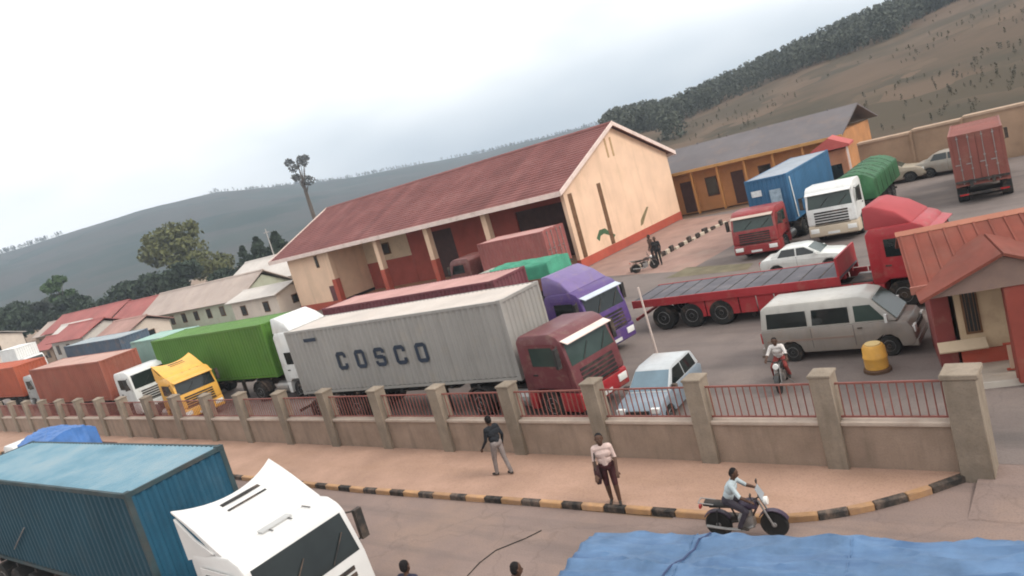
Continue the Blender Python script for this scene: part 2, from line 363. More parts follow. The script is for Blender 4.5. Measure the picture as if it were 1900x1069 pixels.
# small kerb of painted stones beside the gable
kw = M('kerb_white', (.5, .43, .34), .85, .15, 3, dirt=.4)
fk = thing('garden_kerb', 'kerb of black and pale stones along the apron beside the warehouse gable', 'kerb')
st = MB().box(-.1, .1, -.3, .3, .1, .42).mesh('kerb_stone', kb, .03, 1); st2 = st.copy(); st2.materials.clear(); st2.materials.append(kw)
rk = random.Random(3)
for i in range(22):
    link('kerb_stone', st if i % 2 == 0 else st2, fk, (-25.4+.03*i+rk.uniform(-.05, .05), 40.6+i*.62, .02-(.1 if i % 2 else 0)), (0, 0, R(rk.uniform(-12, 8))), (1, rk.uniform(.6, .95), rk.uniform(.8, 1.25)))

# ------------------------------------------------------------------ orange brick building, kiosk and retaining wall behind the yard
brick = M('orange_brick', (.42, .20, .085), .9, .2, .6, .2, 15, .3, (.3, .17, .1), .8)
greyroof = M('grey_roof', (.125, .112, .115), .7, .15, .4, .1, 10, .35, (.24, .16, .12), .5)
ob = thing('brick_building', 'low orange brick building with dark grey roof behind the blue container', 'building')
oX0, oX1, oY = -33.5, -18.2, 63.0
b = MB(); b.box(oX0, oX1, oY, oY+9, .1, 4.1); b.build('wall', brick, ob)
b = MB(); b.prism([(oY-1.3, 4.05), (oY+4.5, 5.9), (oY+10, 4.2), (oY+10, 4.1), (oY+4.5, 5.75), (oY-1.3, 3.93)], oX0-.8, oX1+.6, 'x')
rf = b.build('roof', greyroof, ob)
for j in range(5): box('roof_rib', (oX0+1.5+j*3, oX0+1.58+j*3, oY+4.4, oY+4.6, 5.86, 5.98), greyroof, rf)
for j in range(6):
    x = oX0+1.6+j*2.45
    box('post', (x-1.25, x-1.08, oY-1.1, oY-.93, .1, 3.98), M('post_orange', (.45, .22, .08), .8, .1), ob)
    wn = box('window' if j % 2 else 'door', (x-.5, x+.6, oY-.03, oY+.05, 1.3 if j % 2 else .2, 3.0), dooro, ob)
    if j % 2: box('pane', (x-.42, x+.52, oY-.05, oY-.02, 1.4, 2.9), glass, wn)
box('fascia', (oX0-.8, oX1+.6, oY-1.36, oY-1.3, 3.85, 4.1), M('fascia_ochre', (.44, .25, .10), .8, .15), ob)
ks = thing('kiosk', 'small kiosk with red canopy between blue container and stone wall', 'kiosk', (-17.2, 57.5, .13), R(8))
box('wall', (-.9, .9, -.8, .8, 0, 3.3), M('kiosk_wall', (.42, .2, .12), .85, .2, 1, dirt=.3), ks)
MB().prism([(-1.3, 3.6), (0, 4.3), (1.3, 3.6), (1.3, 3.45), (-1.3, 3.45)], -1.4, 1.1, 'y').build('roof', M('kiosk_red', (.42, .09, .08), .7, .15, 1, dirt=.2), ks)
box('window', (-.5, .5, -.83, -.78, 1.2, 2.3), glass, ks)
for x in (-1.1, 1.1): box('post', (x-.06, x+.06, -1.3, -1.18, 0, 3.5), fascia, ks)
box('counter', (-.7, .7, -1.1, -.8, 1.0, 1.08), fascia, ks)
stonem = M('pale_stone', (.32, .21, .14), .95, .22, .6, .5, 8, .3, (.3, .22, .15), .5)
rw = thing('retaining_wall', 'tall pale stone retaining wall across the back of the yard', 'wall')
ws = [-16.3, -12.6, -9.4, -4.5, 1.0, 8, 18, 30]
for i in range(len(ws)-1):
    hh = 3.1+.12*((i*7) % 3)
    box('wall_panel', (ws[i]+.02, ws[i+1]-.14, 60.2, 61, 0, hh), stonem, rw)
    box('pier', (ws[i+1]-.14, ws[i+1]+.02, 60.05, 61.05, 0, hh+.12), stonem, rw)
    box('coping', (ws[i]+.02, ws[i+1]-.14, 60.1, 61.1, hh, hh+.16), M('stone_coping', (.4, .28, .2), .9, .15), rw)

# ------------------------------------------------------------------ guard house at the gate
terra = M('terracotta_sheet', (.18, .05, .034), .85, .22, .7, .1, 15, .5, (.17, .075, .055), 1.1, streak=(3, .5, .5), samt=.35)
brownw = M('pediment_brown', (.22, .15, .125), .9, .15, 1, dirt=.3)
gh = thing('guard_house', 'guard house with terracotta roof, cream wall and red columns beside the gate', 'guard house', (-4.75, 21.55, .13), R(16))
# local x along the front, y into depth
box('wall', (.45, 5.2, .0, 3.3, .0, 2.62), M('guard_cream', (.5, .38, .25), .85, .12, .8, dirt=.35), gh)
box('plinth', (.4, 5.25, -.06, 3.35, .0, .5), reddado, gh)
MB().box(-.1, .34, .03, 2.2, 0, 2.62).build('red_column', M('maroon_wall', (.20, .05, .045), .8, .15, 1, dirt=.3), gh, .02, 1)
wn = box('window', (.6, .98, -.05, .05, .95, 2.3), slitm, gh); box('pane', (.65, .93, -.07, -.03, 1.02, 2.23), glass, wn)
for j in range(3): box('window_bar', (.69+j*.09, .705+j*.09, -.09, -.07, 1.0, 2.25), slitm, wn)
MB().slab([(-.12, -.38, .62), (1.0, -.38, .62), (1.0, -.07, .8), (-.12, -.07, .8)], .05).build('sloping_sill', M('sill_cream', (.55, .43, .3), .8, .1, 1, dirt=.3), gh)
rs = MB().box(1.25, 4.4, -.9, -.84, .15, .2).box(1.25, 4.4, -.9, -.84, .82, .87).build('porch_rail', reddado, gh)
for j in range(16): box('baluster', (1.33+j*.19, 1.41+j*.19, -.92, -.82, .2, .82), M('baluster_cream', (.52, .36, .26), .8, .1), rs)
box('porch_step', (.2, 5.3, -1.5, -.07, -.1, .12), M('step_pale', (.42, .36, .3), .9, .15, 1, dirt=.3), gh)
box('step_riser', (.2, 5.3, -1.56, -1.5, -.13, .16), M('step_white', (.5, .45, .39), .9, .1), gh)
# main roof sloping towards the road
b = MB(); b.slab([(-.5, -.9, 2.62), (5.6, -.9, 2.62), (5.6, 1.7, 3.5), (-.5, 1.7, 3.5)], .06)
b.slab([(5.6, 4.3, 2.62), (-.5, 4.3, 2.62), (-.5, 1.7, 3.5), (5.6, 1.7, 3.5)], .06)
rf = b.build('roof', terra, gh)
rib = MB().slab([(-.03, -.9, 2.69), (.03, -.9, 2.69), (.03, 1.7, 3.57), (-.03, 1.7, 3.57)], .02).mesh('roof_rib', terra)
for j in range(17): link('roof_rib', rib, rf, (-.4+j*.36, 0, 0))
box('fascia_board', (-.53, 5.63, -.97, -.9, 2.5, 2.7), M('fascia_rose', (.3, .12, .09), .7, .1, 1, dirt=.2), rf)
MB().prism([(1.58, 3.54), (1.7, 3.66), (1.82, 3.54)], -.53, 5.63, 'x').build('ridge_cap', M('ridge_rose', (.36, .15, .1), .7, .1), rf)
# porch gable with brown pediment on tall red columns
b = MB(); b.prism([(-.2, 2.55), (3.1, 2.55), (1.45, 3.3)], -1.75, -1.0, 'y'); b.build('pediment', brownw, gh)
b = MB(); b.slab([(-.4, -1.9, 2.5), (1.45, -1.9, 3.34), (1.45, .6, 3.34), (-.4, .6, 2.5)], .07); b.slab([(1.45, -1.9, 3.34), (3.3, -1.9, 2.5), (3.3, .6, 2.5), (1.45, .6, 3.34)], .07)
b.build('porch_roof', terra, gh)
for x in (1.62, 2.95): MB().box(x-.26, x+.26, -1.72, -1.32, .1, 2.54).build('porch_column', M('column_red', (.24, .055, .04), .75, .15, 1, dirt=.2), gh, .02, 1)

# ------------------------------------------------------------------ shipping containers
def corr(length, period, depth):
    pts = []; n = max(2, round(length/period)); p = length/n
    for i in range(n):
        x = i*p; pts += [(x, 0), (x+p*.3, 0), (x+p*.5, -depth), (x+p*.8, -depth)]
    pts.append((length, 0)); return pts
def container(label, loc, rz, mat, roofmat=None, length=12.19, height=2.9, width=2.44, framemat=None, group='shipping containers'):
    roofmat = roofmat or mat; framemat = framemat or mat
    t = thing('shipping_container', label, 'container', loc, rz, group)
    hl, hw = length/2, width/2
    prof = corr(length-.24, .28, .04)
    for sg in (-1, 1):
        s = MB(); vs_ = []
        for x, d in prof:
            y = sg*(hw-.02+d); vs_ += [(x-hl+.12, y, .14), (x-hl+.12, y, height-.1)]
        n = len(prof); s.add(vs_, [(2*i, 2*i+2, 2*i+3, 2*i+1) for i in range(n-1)])
        s.build('side_panel', mat, t)
    pe = corr(width-.24, .25, .04)
    s = MB(); vs_ = []
    for y, d in pe: vs_ += [(hl-.02+d, y-hw+.12, .14), (hl-.02+d, y-hw+.12, height-.1)]
    s.add(vs_, [(2*i, 2*i+2, 2*i+3, 2*i+1) for i in range(len(pe)-1)]); s.build('end_panel', mat, t)
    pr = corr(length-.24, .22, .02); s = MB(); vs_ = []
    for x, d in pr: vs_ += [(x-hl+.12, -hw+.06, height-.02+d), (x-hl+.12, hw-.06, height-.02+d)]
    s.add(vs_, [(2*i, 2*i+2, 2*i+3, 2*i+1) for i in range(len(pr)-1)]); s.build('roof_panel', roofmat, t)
    s = MB()
    for sx in (-1, 1):
        for sy in (-1, 1):
            s.box(sx*hl-(.12 if sx > 0 else 0), sx*hl+(0 if sx > 0 else .12), sy*hw-(.12 if sy > 0 else 0), sy*hw+(0 if sy > 0 else .12), .16, height-.12)
            for z in (0, height-.12):
                s.box(sx*(hl+.004)-(.18 if sx > 0 else 0), sx*(hl+.004)+(0 if sx > 0 else .18), sy*(hw+.004)-(.16 if sy > 0 else 0), sy*(hw+.004)+(0 if sy > 0 else .16), z+(.0 if z == 0 else .005), z+(.155 if z == 0 else .125))
    for sy in (-1, 1):
        for z in (.02, height-.11): s.box(-hl+.18, hl-.18, sy*hw-(.07 if sy > 0 else 0), sy*hw+(0 if sy > 0 else .07), z, z+.1)
    for sx in (-1, 1):
        for z in (.02, height-.11): s.box(sx*hl-(.08 if sx > 0 else 0), sx*hl+(0 if sx > 0 else .08), -hw+.16, hw-.16, z, z+.1)
    s.build('frame', framemat, t)
    box('floor', (-hl+.1, hl-.1, -hw+.1, hw-.1, .05, .12), black, t)
    for sg in (-1, 1):
        d = MB(); y0, y1 = (.01, hw-.125) if sg > 0 else (-hw+.125, -.01)
        d.box(-hl+.02, -hl+.06, y0, y1, .14, height-.12)
        for k in range(5): d.box(-hl+.005, -hl+.02, y0+.05, y1-.05, .3+k*.5, .55+k*.5)
        d = d.build('door', mat, t)
        for q in (.3, .75):
            y = y0+(y1-y0)*q
            rod = MB().tube((-hl-.02, y, .1), (-hl-.02, y, height-.06), .018, .018, 6)
            for z in (.2, .9, 1.5, height-.2): rod.box(-hl-.04, -hl+.01, y-.05, y+.05, z-.03, z+.03)
            rod.box(-hl-.05, -hl-.02, y-.02, y+.25, 1.15, 1.2)
            rod.build('lock_rod', steel, d)
    return t

# ------------------------------------------------------------------ wheels
def tyre_mesh(r, wd, ri):
    return MB().lathe([(ri, -wd/2+.02), (r*.93, -wd/2), (r, -wd/2+.04), (r, wd/2-.04), (r*.93, wd/2), (ri, wd/2-.02)], 20, 'y').mesh('tyre', rubber, smooth=True)
def rim_mesh(ri, wd, mat):
    b = MB().lathe([(ri*.98, -wd/2+.03), (ri*.9, -wd/2+.015), (ri*.75, -wd/2+.06), (ri*.35, -wd/2+.05), (ri*.3, -wd/2+.0), (ri*.3, wd/2-.0), (ri*.35, wd/2-.05), (ri*.75, wd/2-.06), (ri*.9, wd/2-.015), (ri*.98, wd/2-.03)], 16, 'y')
    return b.mesh('rim', mat, smooth=True)
WM = {}
def wheel(parent, loc, r=.5, wd=.3, rimmat=None, rz=0):
    key = (r, wd, rimmat.name if rimmat else '')
    if key not in WM:
        ri = r*.58; WM[key] = (tyre_mesh(r, wd, ri), rim_mesh(ri, wd, rimmat or steel))
    o = bpy.data.objects.new('wheel', None); C.objects.link(o); o.parent = parent; o.location = loc; o.rotation_euler = (0, 0, rz); o.empty_display_size = .1
    link('tyre', WM[key][0], o); link('rim', WM[key][1], o)

# ------------------------------------------------------------------ articulated trucks
def truck(label, loc, rz, cabm, lower=None, trailer=12.3, high=False, deflect=None, visor=None, cab_yaw=0., trailerm=None, flat=False, glass_m=None, group='trucks', name='truck', short=False, cabroof=None):
    t = thing(name, label, 'truck', loc, rz, group)
    lower = lower or cabm; trailerm = trailerm or black; gm = glass_m or glass
    T = 3.62 if high else 3.0
    def part(mb, nm, mats, bevel=0, parent=None, seg=2):
        o = mb.build(nm, mats, parent or t, bevel, seg)
        if parent is None: o.rotation_euler = (0, 0, cab_yaw)
        return o
    # cab body in tractor coordinates (origin at the kingpin)
    prof = [(2.62, 1.0), (2.62, T-.22), (2.8, T-.02), (4.2, T+.02), (4.48, T-.1), (4.62, 2.75), (4.84, 1.82), (4.92, 1.15), (4.92, 1.02), (4.12, 1.02), (3.85, 1.14), (3.2, 1.14), (2.98, 1.0)]
    body = part(MB().prism(prof, 0, 0, w=lambda p: 1.2 if p[1] > 2.6 else 1.24), 'cab', cabm, .06)
    lo = [(4.9, 1.02), (4.95, .95), (4.97, .45), (4.85, .38), (4.12, .38), (4.1, 1.02)]
    part(MB().prism(lo, -1.24, 1.24), 'bumper', lower, .03)
    part(MB().prism([(2.66, 1.0), (2.98, 1.0), (2.9, .42), (2.66, .42)], -1.23, 1.23), 'step_fairing', lower, .03)
    def front(z):      # x of the front face at height z
        pts = [(T-.1, 4.48), (2.75, 4.62), (1.82, 4.84), (1.15, 4.92), (.95, 4.95), (.45, 4.97)]
        for (za, xa), (zb, xb) in zip(pts[:-1], pts[1:]):
            if z <= za and z >= zb: return xa+(xb-xa)*(za-z)/(za-zb)
        return 4.95
    ws_ = MB().slab([(front(2.74)+.004, 1.06, 2.74), (front(1.9)+.004, 1.12, 1.9), (front(1.9)+.004, -1.12, 1.9), (front(2.74)+.004, -1.06, 2.74)], .02)
    w_ = part(ws_, 'windscreen', gm)
    for sg in (-.5, .45):
        MB().tube((front(1.95)+.035, sg, 1.95), (front(2.4)+.035, sg+.45, 2.4), .012, .012, 5).build('wiper', black, w_)
    for sg in (-1, 1):
        y = sg*1.243
        d = MB(); a, bb = (y, y+sg*.014)
        d.prism([(3.05, 1.2), (3.05, 2.7), (4.3, 2.7), (4.66, 1.95), (4.7, 1.2), (3.95, 1.2)], min(a, bb), max(a, bb)); d = part(d, 'door', cabm)
        a, bb = sg*1.2575, sg*1.27
        MB().prism([(3.22, 1.95), (3.22, 2.58), (4.22, 2.58), (4.53, 1.95)], min(a, bb), max(a, bb)).build('side_window', gm, d)
        MB().box(3.15, 3.35, min(sg*1.257, sg*1.285), max(sg*1.257, sg*1.285), 1.62, 1.67).build('handle', black, d)
        hl = MB().box(4.93, 4.99, min(sg*.72, sg*1.16), max(sg*.72, sg*1.16), .62, .86); part(hl, 'headlight', lamp_m, .01)
        mr = MB().box(4.55, 4.66, min(sg*1.38, sg*1.56), max(sg*1.38, sg*1.56), 1.95, 2.6)
        mr.tube((4.5, sg*1.24, 2.62), (4.6, sg*1.47, 2.55), .02, .02, 5); mr.tube((4.5, sg*1.24, 1.92), (4.6, sg*1.47, 2.0), .02, .02, 5)
        part(mr, 'mirror', black)
        part(MB().lathe([(.27, 1.5), (.3, 1.53), (.3, 2.45), (.27, 2.48)], 14, 'x', (0, sg*.88, .68)), 'fuel_tank', steel)
        part(MB().prism([(-.75+.75*math.cos(q*math.pi/8)+.75, .55+.62*math.sin(q*math.pi/8)) for q in range(9)]+[(.68*math.cos(q*math.pi/8), .55+.56*math.sin(q*math.pi/8)) for q in range(8, -1, -1)], min(sg*.75, sg*1.2), max(sg*.75, sg*1.2)), 'mudguard', black)
    g = part(MB().box(4.86, 4.945, -.9, .9, .98, 1.0), 'grille', black)
    for k in range(5):
        z = 1.06+k*.14; MB().box(front(z)-.02, front(z)+.02, -.85, .85, z, z+.085).build('slat', black, g)
    part(MB().box(4.965, 4.985, -.3, .3, .5, .63), 'number_plate', whitep)
    if visor:
        part(MB().slab([(front(2.76)+.01, 1.15, 2.76), (front(2.76)+.3, 1.15, 2.66), (front(2.76)+.3, -1.15, 2.66), (front(2.76)+.01, -1.15, 2.76)], .03), 'sun_visor', visor)
    if cabroof:
        h_ = part(MB().box(3.5, 4.1, -.35, .35, T+.02, T+.06), 'roof_hatch', cabroof, .01)
    if deflect == 'wing':
        b_ = MB(); z0 = T+.06
        ny_ = 12; pr_ = [(0, .0), (.25, .22), (.5, .42), (.75, .56), (1.0, .66)]
        up_, lo_ = [], []
        for j in range(ny_+1):
            y = -1.17+2.34*j/ny_; k_ = (abs(y)/1.17)**2
            for (q, h_) in pr_:
                x = 3.95-(1.28+.26*k_)*q; zz = z0-.03+h_*(.86+.34*k_*q)
                up_.append((x, y, zz)); lo_.append((x+.02*(1-q), y, zz-.02-.13*(1-q)-.04))
        m_ = len(pr_); o_n = len(up_); fs_ = []
        for j in range(ny_):
            for i in range(m_-1):
                fs_.append((j*m_+i, (j+1)*m_+i, (j+1)*m_+i+1, j*m_+i+1)); fs_.append((o_n+j*m_+i, o_n+j*m_+i+1, o_n+(j+1)*m_+i+1, o_n+(j+1)*m_+i))
            fs_.append((j*m_+m_-1, (j+1)*m_+m_-1, o_n+(j+1)*m_+m_-1, o_n+j*m_+m_-1)); fs_.append((j*m_, o_n+j*m_, o_n+(j+1)*m_, (j+1)*m_))
        for j in (0, ny_):
            for i in range(m_-1): fs_.append((j*m_+i, j*m_+i+1, o_n+j*m_+i+1, o_n+j*m_+i))
        b_.add(up_+lo_, fs_)
        df = part(b_, 'roof_deflector', cabm, .012, seg=1)
        for sg in (-1, 1):
            MB().prism([(2.5, z0-.3), (2.5, z0+.6), (3.1, z0+.2), (3.7, z0-.02), (3.4, z0-.1)], min(sg*1.15, sg*1.2), max(sg*1.15, sg*1.2)).build('side_fairing', cabm, df)
        def wz_(x):
            q = (3.95-x)/1.30; return z0-.03+.87*float(np.interp(q, [0, .25, .5, .75, 1.0], [0, .22, .42, .56, .66]))+.014
        for xa, xb in ((2.86, 2.97), (3.12, 3.17)): MB().slab([(xa, -.4, wz_(xa)), (xb, -.4, wz_(xb)), (xb, .5, wz_(xb)), (xa, .5, wz_(xa))], .006).build('slot', black, df)
        for yb in (-.2, .25, .7): MB().box(3.95, 4.25, yb-.01, yb+.01, z0-.03, z0-.02).build('roof_seam', black, df)
    elif deflect == 'box':
        b_ = MB().prism([(2.66, T-.05), (2.66, T+.72), (3.0, T+.74), (3.7, T+.45), (4.2, T+.03), (4.15, T-.05)], 0, 0, w=lambda p: 1.05 if p[1] > T+.3 else 1.16)
        part(b_, 'roof_deflector', cabroof or cabm, .08)
    # tractor chassis
    ch = MB()
    for sg in (-1, 1): ch.box(-1.3, 4.6, sg*.42-.06, sg*.42+.06, .7, .95)
    ch.box(-1.2, -1.0, -.42, .42, .75, .9).box(1.6, 2.5, -.6, .6, .55, 1.0).box(-.5, .5, -.5, .5, .98, 1.12)
    part(ch, 'chassis', black)
    cr, sr = math.cos(cab_yaw), math.sin(cab_yaw)
    for x in (3.52, 0.0):
        for sg in (-1, 1):
            y = sg*1.0; wheel(t, (x*cr-y*sr, x*sr+y*cr, .52), .52, .32 if x > 1 else .56, rz=cab_yaw)
    # semi-trailer
    if trailer:
        f = 1.45; rr = f-trailer
        tr = MB()
        for sg in (-1, 1): tr.prism([(f, 1.14), (f, 1.3), (rr, 1.3), (rr, .95), (-1.6, .95), (-1.2, 1.14)], sg*.5-.08, sg*.5+.08)
        for k in range(10): tr.box(rr+.05+k*(trailer-.3)/9, rr+.17+k*(trailer-.3)/9, -1.2, 1.2, 1.16, 1.27)
        tr.build('trailer_frame', trailerm, t)
        if flat:
            dk = MB().box(rr, f, -1.25, 1.25, 1.305, 1.4); dk.build('deck', flat, t)
            for sg in (-1, 1): MB().box(rr, f, min(sg*1.25, sg*1.31), max(sg*1.25, sg*1.31), 1.1, 1.42).build('side_rail', trailerm, t)
            npl = 10
            for sg in (-1, 1):
                for k in range(npl): MB().box(rr+2.6+k*.72, rr+3.27+k*.72, min(sg*1.18, sg*1.22), max(sg*1.18, sg*1.22), .42, 1.08).build('side_skirt', trailerm, t)
            for k in range(12): MB().box(rr+.1+k*(trailer-.2)/12, rr+.14+k*(trailer-.2)/12, -1.2, 1.2, 1.4, 1.412).build('deck_seam', black, t)
            MB().box(f-.08, f, -1.25, 1.25, 1.4, 2.1).build('headboard', trailerm, t)
        for k in range(3):
            for sg in (-1, 1): wheel(t, (rr+1.3+k*1.31, sg*1.0, .52), .52, .5)
        for sg in (-1, 1):
            MB().box(-2.2, -2.05, min(sg*.75, sg*.9), max(sg*.75, sg*.9), .12, 1.1).build('landing_leg', black, t)
        MB().box(rr-.06, rr, -1.2, 1.2, .5, .62).build('rear_bar', trailerm, t)
        for sg in (-1, 1): MB().box(rr-.09, rr-.06, sg*.9-.2, sg*.9+.2, .52, .6).build('tail_light', red_lamp, t)
    return t
def rig(label, clabel, front_x, y, rz, cabm, contm, ground=.13, clen=12.19, ch=2.9, zc=1.31, roofm=None, kp_back=1.4, **kw):
    # front_x, y: middle of the container's front end on the ground plan
    c_, s_ = math.cos(rz), math.sin(rz)
    kp = (front_x-kp_back*c_, y-kp_back*s_, ground)
    t = truck(label, kp, rz, cabm, trailer=clen+.15+1.45-kp_back if kp_back < 1.45 else clen+.15, **kw)
    cc = (front_x-clen/2*c_, y-clen/2*s_, ground+zc)
    c2 = container(clabel, cc, rz, contm, roofm, clen, ch)
    return t, c2

maroon = paint('maroon_paint', (.13, .035, .04), .25); brightred = paint('red_paint', (.33, .022, .028), .2)
purple = paint('purple_paint', (.085, .045, .17), .2); purpled = paint('purple_pale', (.16, .11, .26), .2)
yellowp = paint('yellow_paint', (.72, .38, .07), .15)
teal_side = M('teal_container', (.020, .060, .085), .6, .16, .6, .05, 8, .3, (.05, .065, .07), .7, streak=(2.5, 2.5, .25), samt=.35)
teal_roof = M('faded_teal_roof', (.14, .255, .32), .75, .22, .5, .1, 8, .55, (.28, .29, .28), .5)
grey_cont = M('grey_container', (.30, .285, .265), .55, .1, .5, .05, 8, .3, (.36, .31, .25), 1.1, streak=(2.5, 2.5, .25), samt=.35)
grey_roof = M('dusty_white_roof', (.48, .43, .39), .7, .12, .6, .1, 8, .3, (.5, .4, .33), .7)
green_cont = M('green_container', (.08, .18, .03), .5, .14, .5, .05, 8, .25, (.10, .12, .04), .8, streak=(2.5, 2.5, .25), samt=.35)
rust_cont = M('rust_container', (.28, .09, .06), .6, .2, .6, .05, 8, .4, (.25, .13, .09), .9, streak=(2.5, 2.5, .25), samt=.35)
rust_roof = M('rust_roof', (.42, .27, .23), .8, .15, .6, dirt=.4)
orange_cont = M('orange_container', (.38, .09, .045), .6, .18, .6, .05, 8, .35, (.26, .1, .06), .9, streak=(2.5, 2.5, .25), samt=.35)
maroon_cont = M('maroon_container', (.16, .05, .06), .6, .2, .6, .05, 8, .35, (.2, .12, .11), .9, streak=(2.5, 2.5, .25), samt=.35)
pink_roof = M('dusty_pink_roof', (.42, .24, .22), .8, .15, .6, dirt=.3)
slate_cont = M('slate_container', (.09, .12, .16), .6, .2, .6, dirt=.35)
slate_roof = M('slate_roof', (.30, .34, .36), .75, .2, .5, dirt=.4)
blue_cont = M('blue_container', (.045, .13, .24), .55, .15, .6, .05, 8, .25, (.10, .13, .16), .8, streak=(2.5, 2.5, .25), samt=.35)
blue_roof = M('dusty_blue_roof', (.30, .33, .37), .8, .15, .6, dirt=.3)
mint = M('mint_container', (.28, .42, .37), .6, .15, .6, dirt=.3)

# the big grey container lorry behind the railings
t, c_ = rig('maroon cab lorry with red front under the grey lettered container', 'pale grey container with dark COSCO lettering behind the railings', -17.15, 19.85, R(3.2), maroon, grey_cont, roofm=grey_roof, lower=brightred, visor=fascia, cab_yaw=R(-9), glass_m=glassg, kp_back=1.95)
navy = M('lettering_navy', (.03, .04, .06), .6, .2)
def block_letter(ch, parent, x, y, z, h):
    w_, q, k = h*.78, h*.2, h*.15      # width, stroke, corner cut
    b = MB()
    def bar_(x0, x1, z0, z1): b.prism([(x0, z0), (x1, z0), (x1, z1), (x0, z1)], -.004, .004)
    def corner(cx, cz, sx, sz): b.prism([(cx, cz+sz*k), (cx+sx*k, cz), (cx+sx*(q+.02*h), cz+sz*.02*h), (cx+sx*q, cz+sz*q), (cx+sx*.02*h, cz+sz*(q+.02*h))], -.0035, .0035)
    def hbar(z0, a0, a1): bar_(a0, a1, z0, z0+q)
    hbar(0, k, w_-k); hbar(h-q, k, w_-k)
    if ch in 'CO':
        bar_(0, q, k, h-k); corner(0, 0, 1, 1); corner(0, h, 1, -1); corner(w_, 0, -1, 1); corner(w_, h, -1, -1)
        if ch == 'O': bar_(w_-q, w_, k, h-k)
        else: bar_(w_-q, w_, k, h*.34); bar_(w_-q, w_, h*.66, h-k)
    else:
        hbar(h*.5-q/2, q*.7, w_-q*.7)
        bar_(0, q, h*.47, h-k); bar_(w_-q, w_, k, h*.53); bar_(0, q, k, h*.3); bar_(w_-q, w_, h*.7, h-k)
        corner(0, 0, 1, 1); corner(0, h, 1, -1); corner(w_, 0, -1, 1); corner(w_, h, -1, -1)
    o = b.build('letter', navy, parent); o.location = (x, y, z)
for i, ch in enumerate('COSCO'): block_letter(ch, c_, -3.15+i*1.16, -1.232, .98, .78)
box('data_plate', (-4.9, -4.1, -1.235, -1.225, 2.35, 2.5), navy, c_)
# green container, white cab mostly hidden by the grey one
rig('white cab lorry between green container and grey lettered container', 'bright green container between yellow cab and white cab', -35.3, 21.75, R(1.5), whitep, green_cont, kp_back=2.0, high=True, deflect='box')
# rust container with white cab, yellow tractor ahead of it
rig('white cab lorry under the rust red container behind the railings', 'rust red container with dusty roof left of the white cab', -50.2, 19.2, R(1), whitep, rust_cont, ch=2.6, roofm=rust_roof)
t = truck('yellow tractor unit without a trailer in front of green container', (-44.0, 18.6, .13), R(-4), yellowp, trailer=0, deflect='wing', visor=yellowp); t.scale = (.93, .93, .9)
rig('lorry under the orange red container at left edge of photo', 'orange red container at the far left edge behind railings', -71.8, 20.7, R(0), paint('grey_cab', (.35, .35, .34)), orange_cont, ch=2.6)
rig('lorry under the dark slate container behind the rust one', 'dark slate container behind the rust red container', -64.0, 26.2, R(0), paint('teal_cab', (.10, .22, .24)), slate_cont, ch=2.6, roofm=slate_roof)
container('short mint green container just left of the bright green one', (-55.2, 24.6, 1.1), R(0), mint, length=6.06, height=2.75)
bs = thing('block_stack', 'concrete blocks carrying the short mint green container', 'blocks', (-55.2, 24.6, .13))
for x in (-2.6, 0, 2.6):
    for k in range(2): box('block', (x-.4, x+.4, -1.1, 1.1, k*.485, k*.485+.475), M('concrete_block', (.33, .3, .27), .9, .2), bs)
# purple cab with maroon container
rig('purple cab lorry with blue deflector beside the red flatbed', 'maroon container with dusty pink roof behind the grey lettered one', -22.2, 25.35, R(2), purple, maroon_cont, ch=2.6, roofm=pink_roof, deflect='box', kp_back=-.3, cab_yaw=R(-10), cabroof=purpled, visor=M('pale_visor', (.5, .55, .62), .4))
# maroon short container and green lorry in front of the open warehouse
rig('lorry carrying a short red container under the warehouse porch', 'short dull red container parked before the last warehouse bay', -36.9, 40.8, R(180), paint('dull_maroon_cab', (.14, .045, .04)), M('dullred_container', (.3, .1, .09), .6, .2, .6, dirt=.3), clen=6.06, ch=2.5, roofm=pink_roof)
# red flatbed
deckm = M('grey_deck', (.105, .10, .112), .8, .25, .8, .2, 10, .3, (.22, .19, .18), .8)
t = truck('red cab lorry with long empty grey flatbed trailer', (-10.4, 28.8, .13), R(1), brightred, trailer=8.7, flat=deckm, trailerm=M('trailer_red', (.34, .035, .04), .5, .15, 1, dirt=.3), cab_yaw=R(-3), visor=brightred, deflect='box', cabroof=M('pale_red', (.33, .05, .055), .6, .1))
# blue container lorry facing the camera, white cab lorry with green tarpaulin, red container
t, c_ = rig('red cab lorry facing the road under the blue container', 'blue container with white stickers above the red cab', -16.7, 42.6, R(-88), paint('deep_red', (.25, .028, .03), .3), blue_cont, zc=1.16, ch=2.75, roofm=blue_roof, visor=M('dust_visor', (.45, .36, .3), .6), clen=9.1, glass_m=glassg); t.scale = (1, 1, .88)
wl = M('white_sticker', (.6, .62, .62), .6, .2, 4)
box('sticker', (4.562, 4.568, -.95, -.35, 1.75, 2.1), wl, c_); box('sticker', (4.562, 4.568, .1, .75, 1.2, 2.0), M('faint_sticker', (.28, .36, .42), .6, .3, 6), c_)
MB().slab([(3.85, 1.226, .1), (4.0, 1.226, .1), (4.2, 1.226, 2.5), (4.05, 1.226, 2.5)][::-1], .006).build('white_stripe', wl, c_)
rig('dark chassis lorry under the red container near the stone wall', 'dull red container with lattice of lock rods facing the gate', -7.5, 51.6, R(97.5), black, M('worn_red_container', (.21, .07, .055), .6, .2, .6, dirt=.3), ch=2.75, zc=.95, clen=6.06)

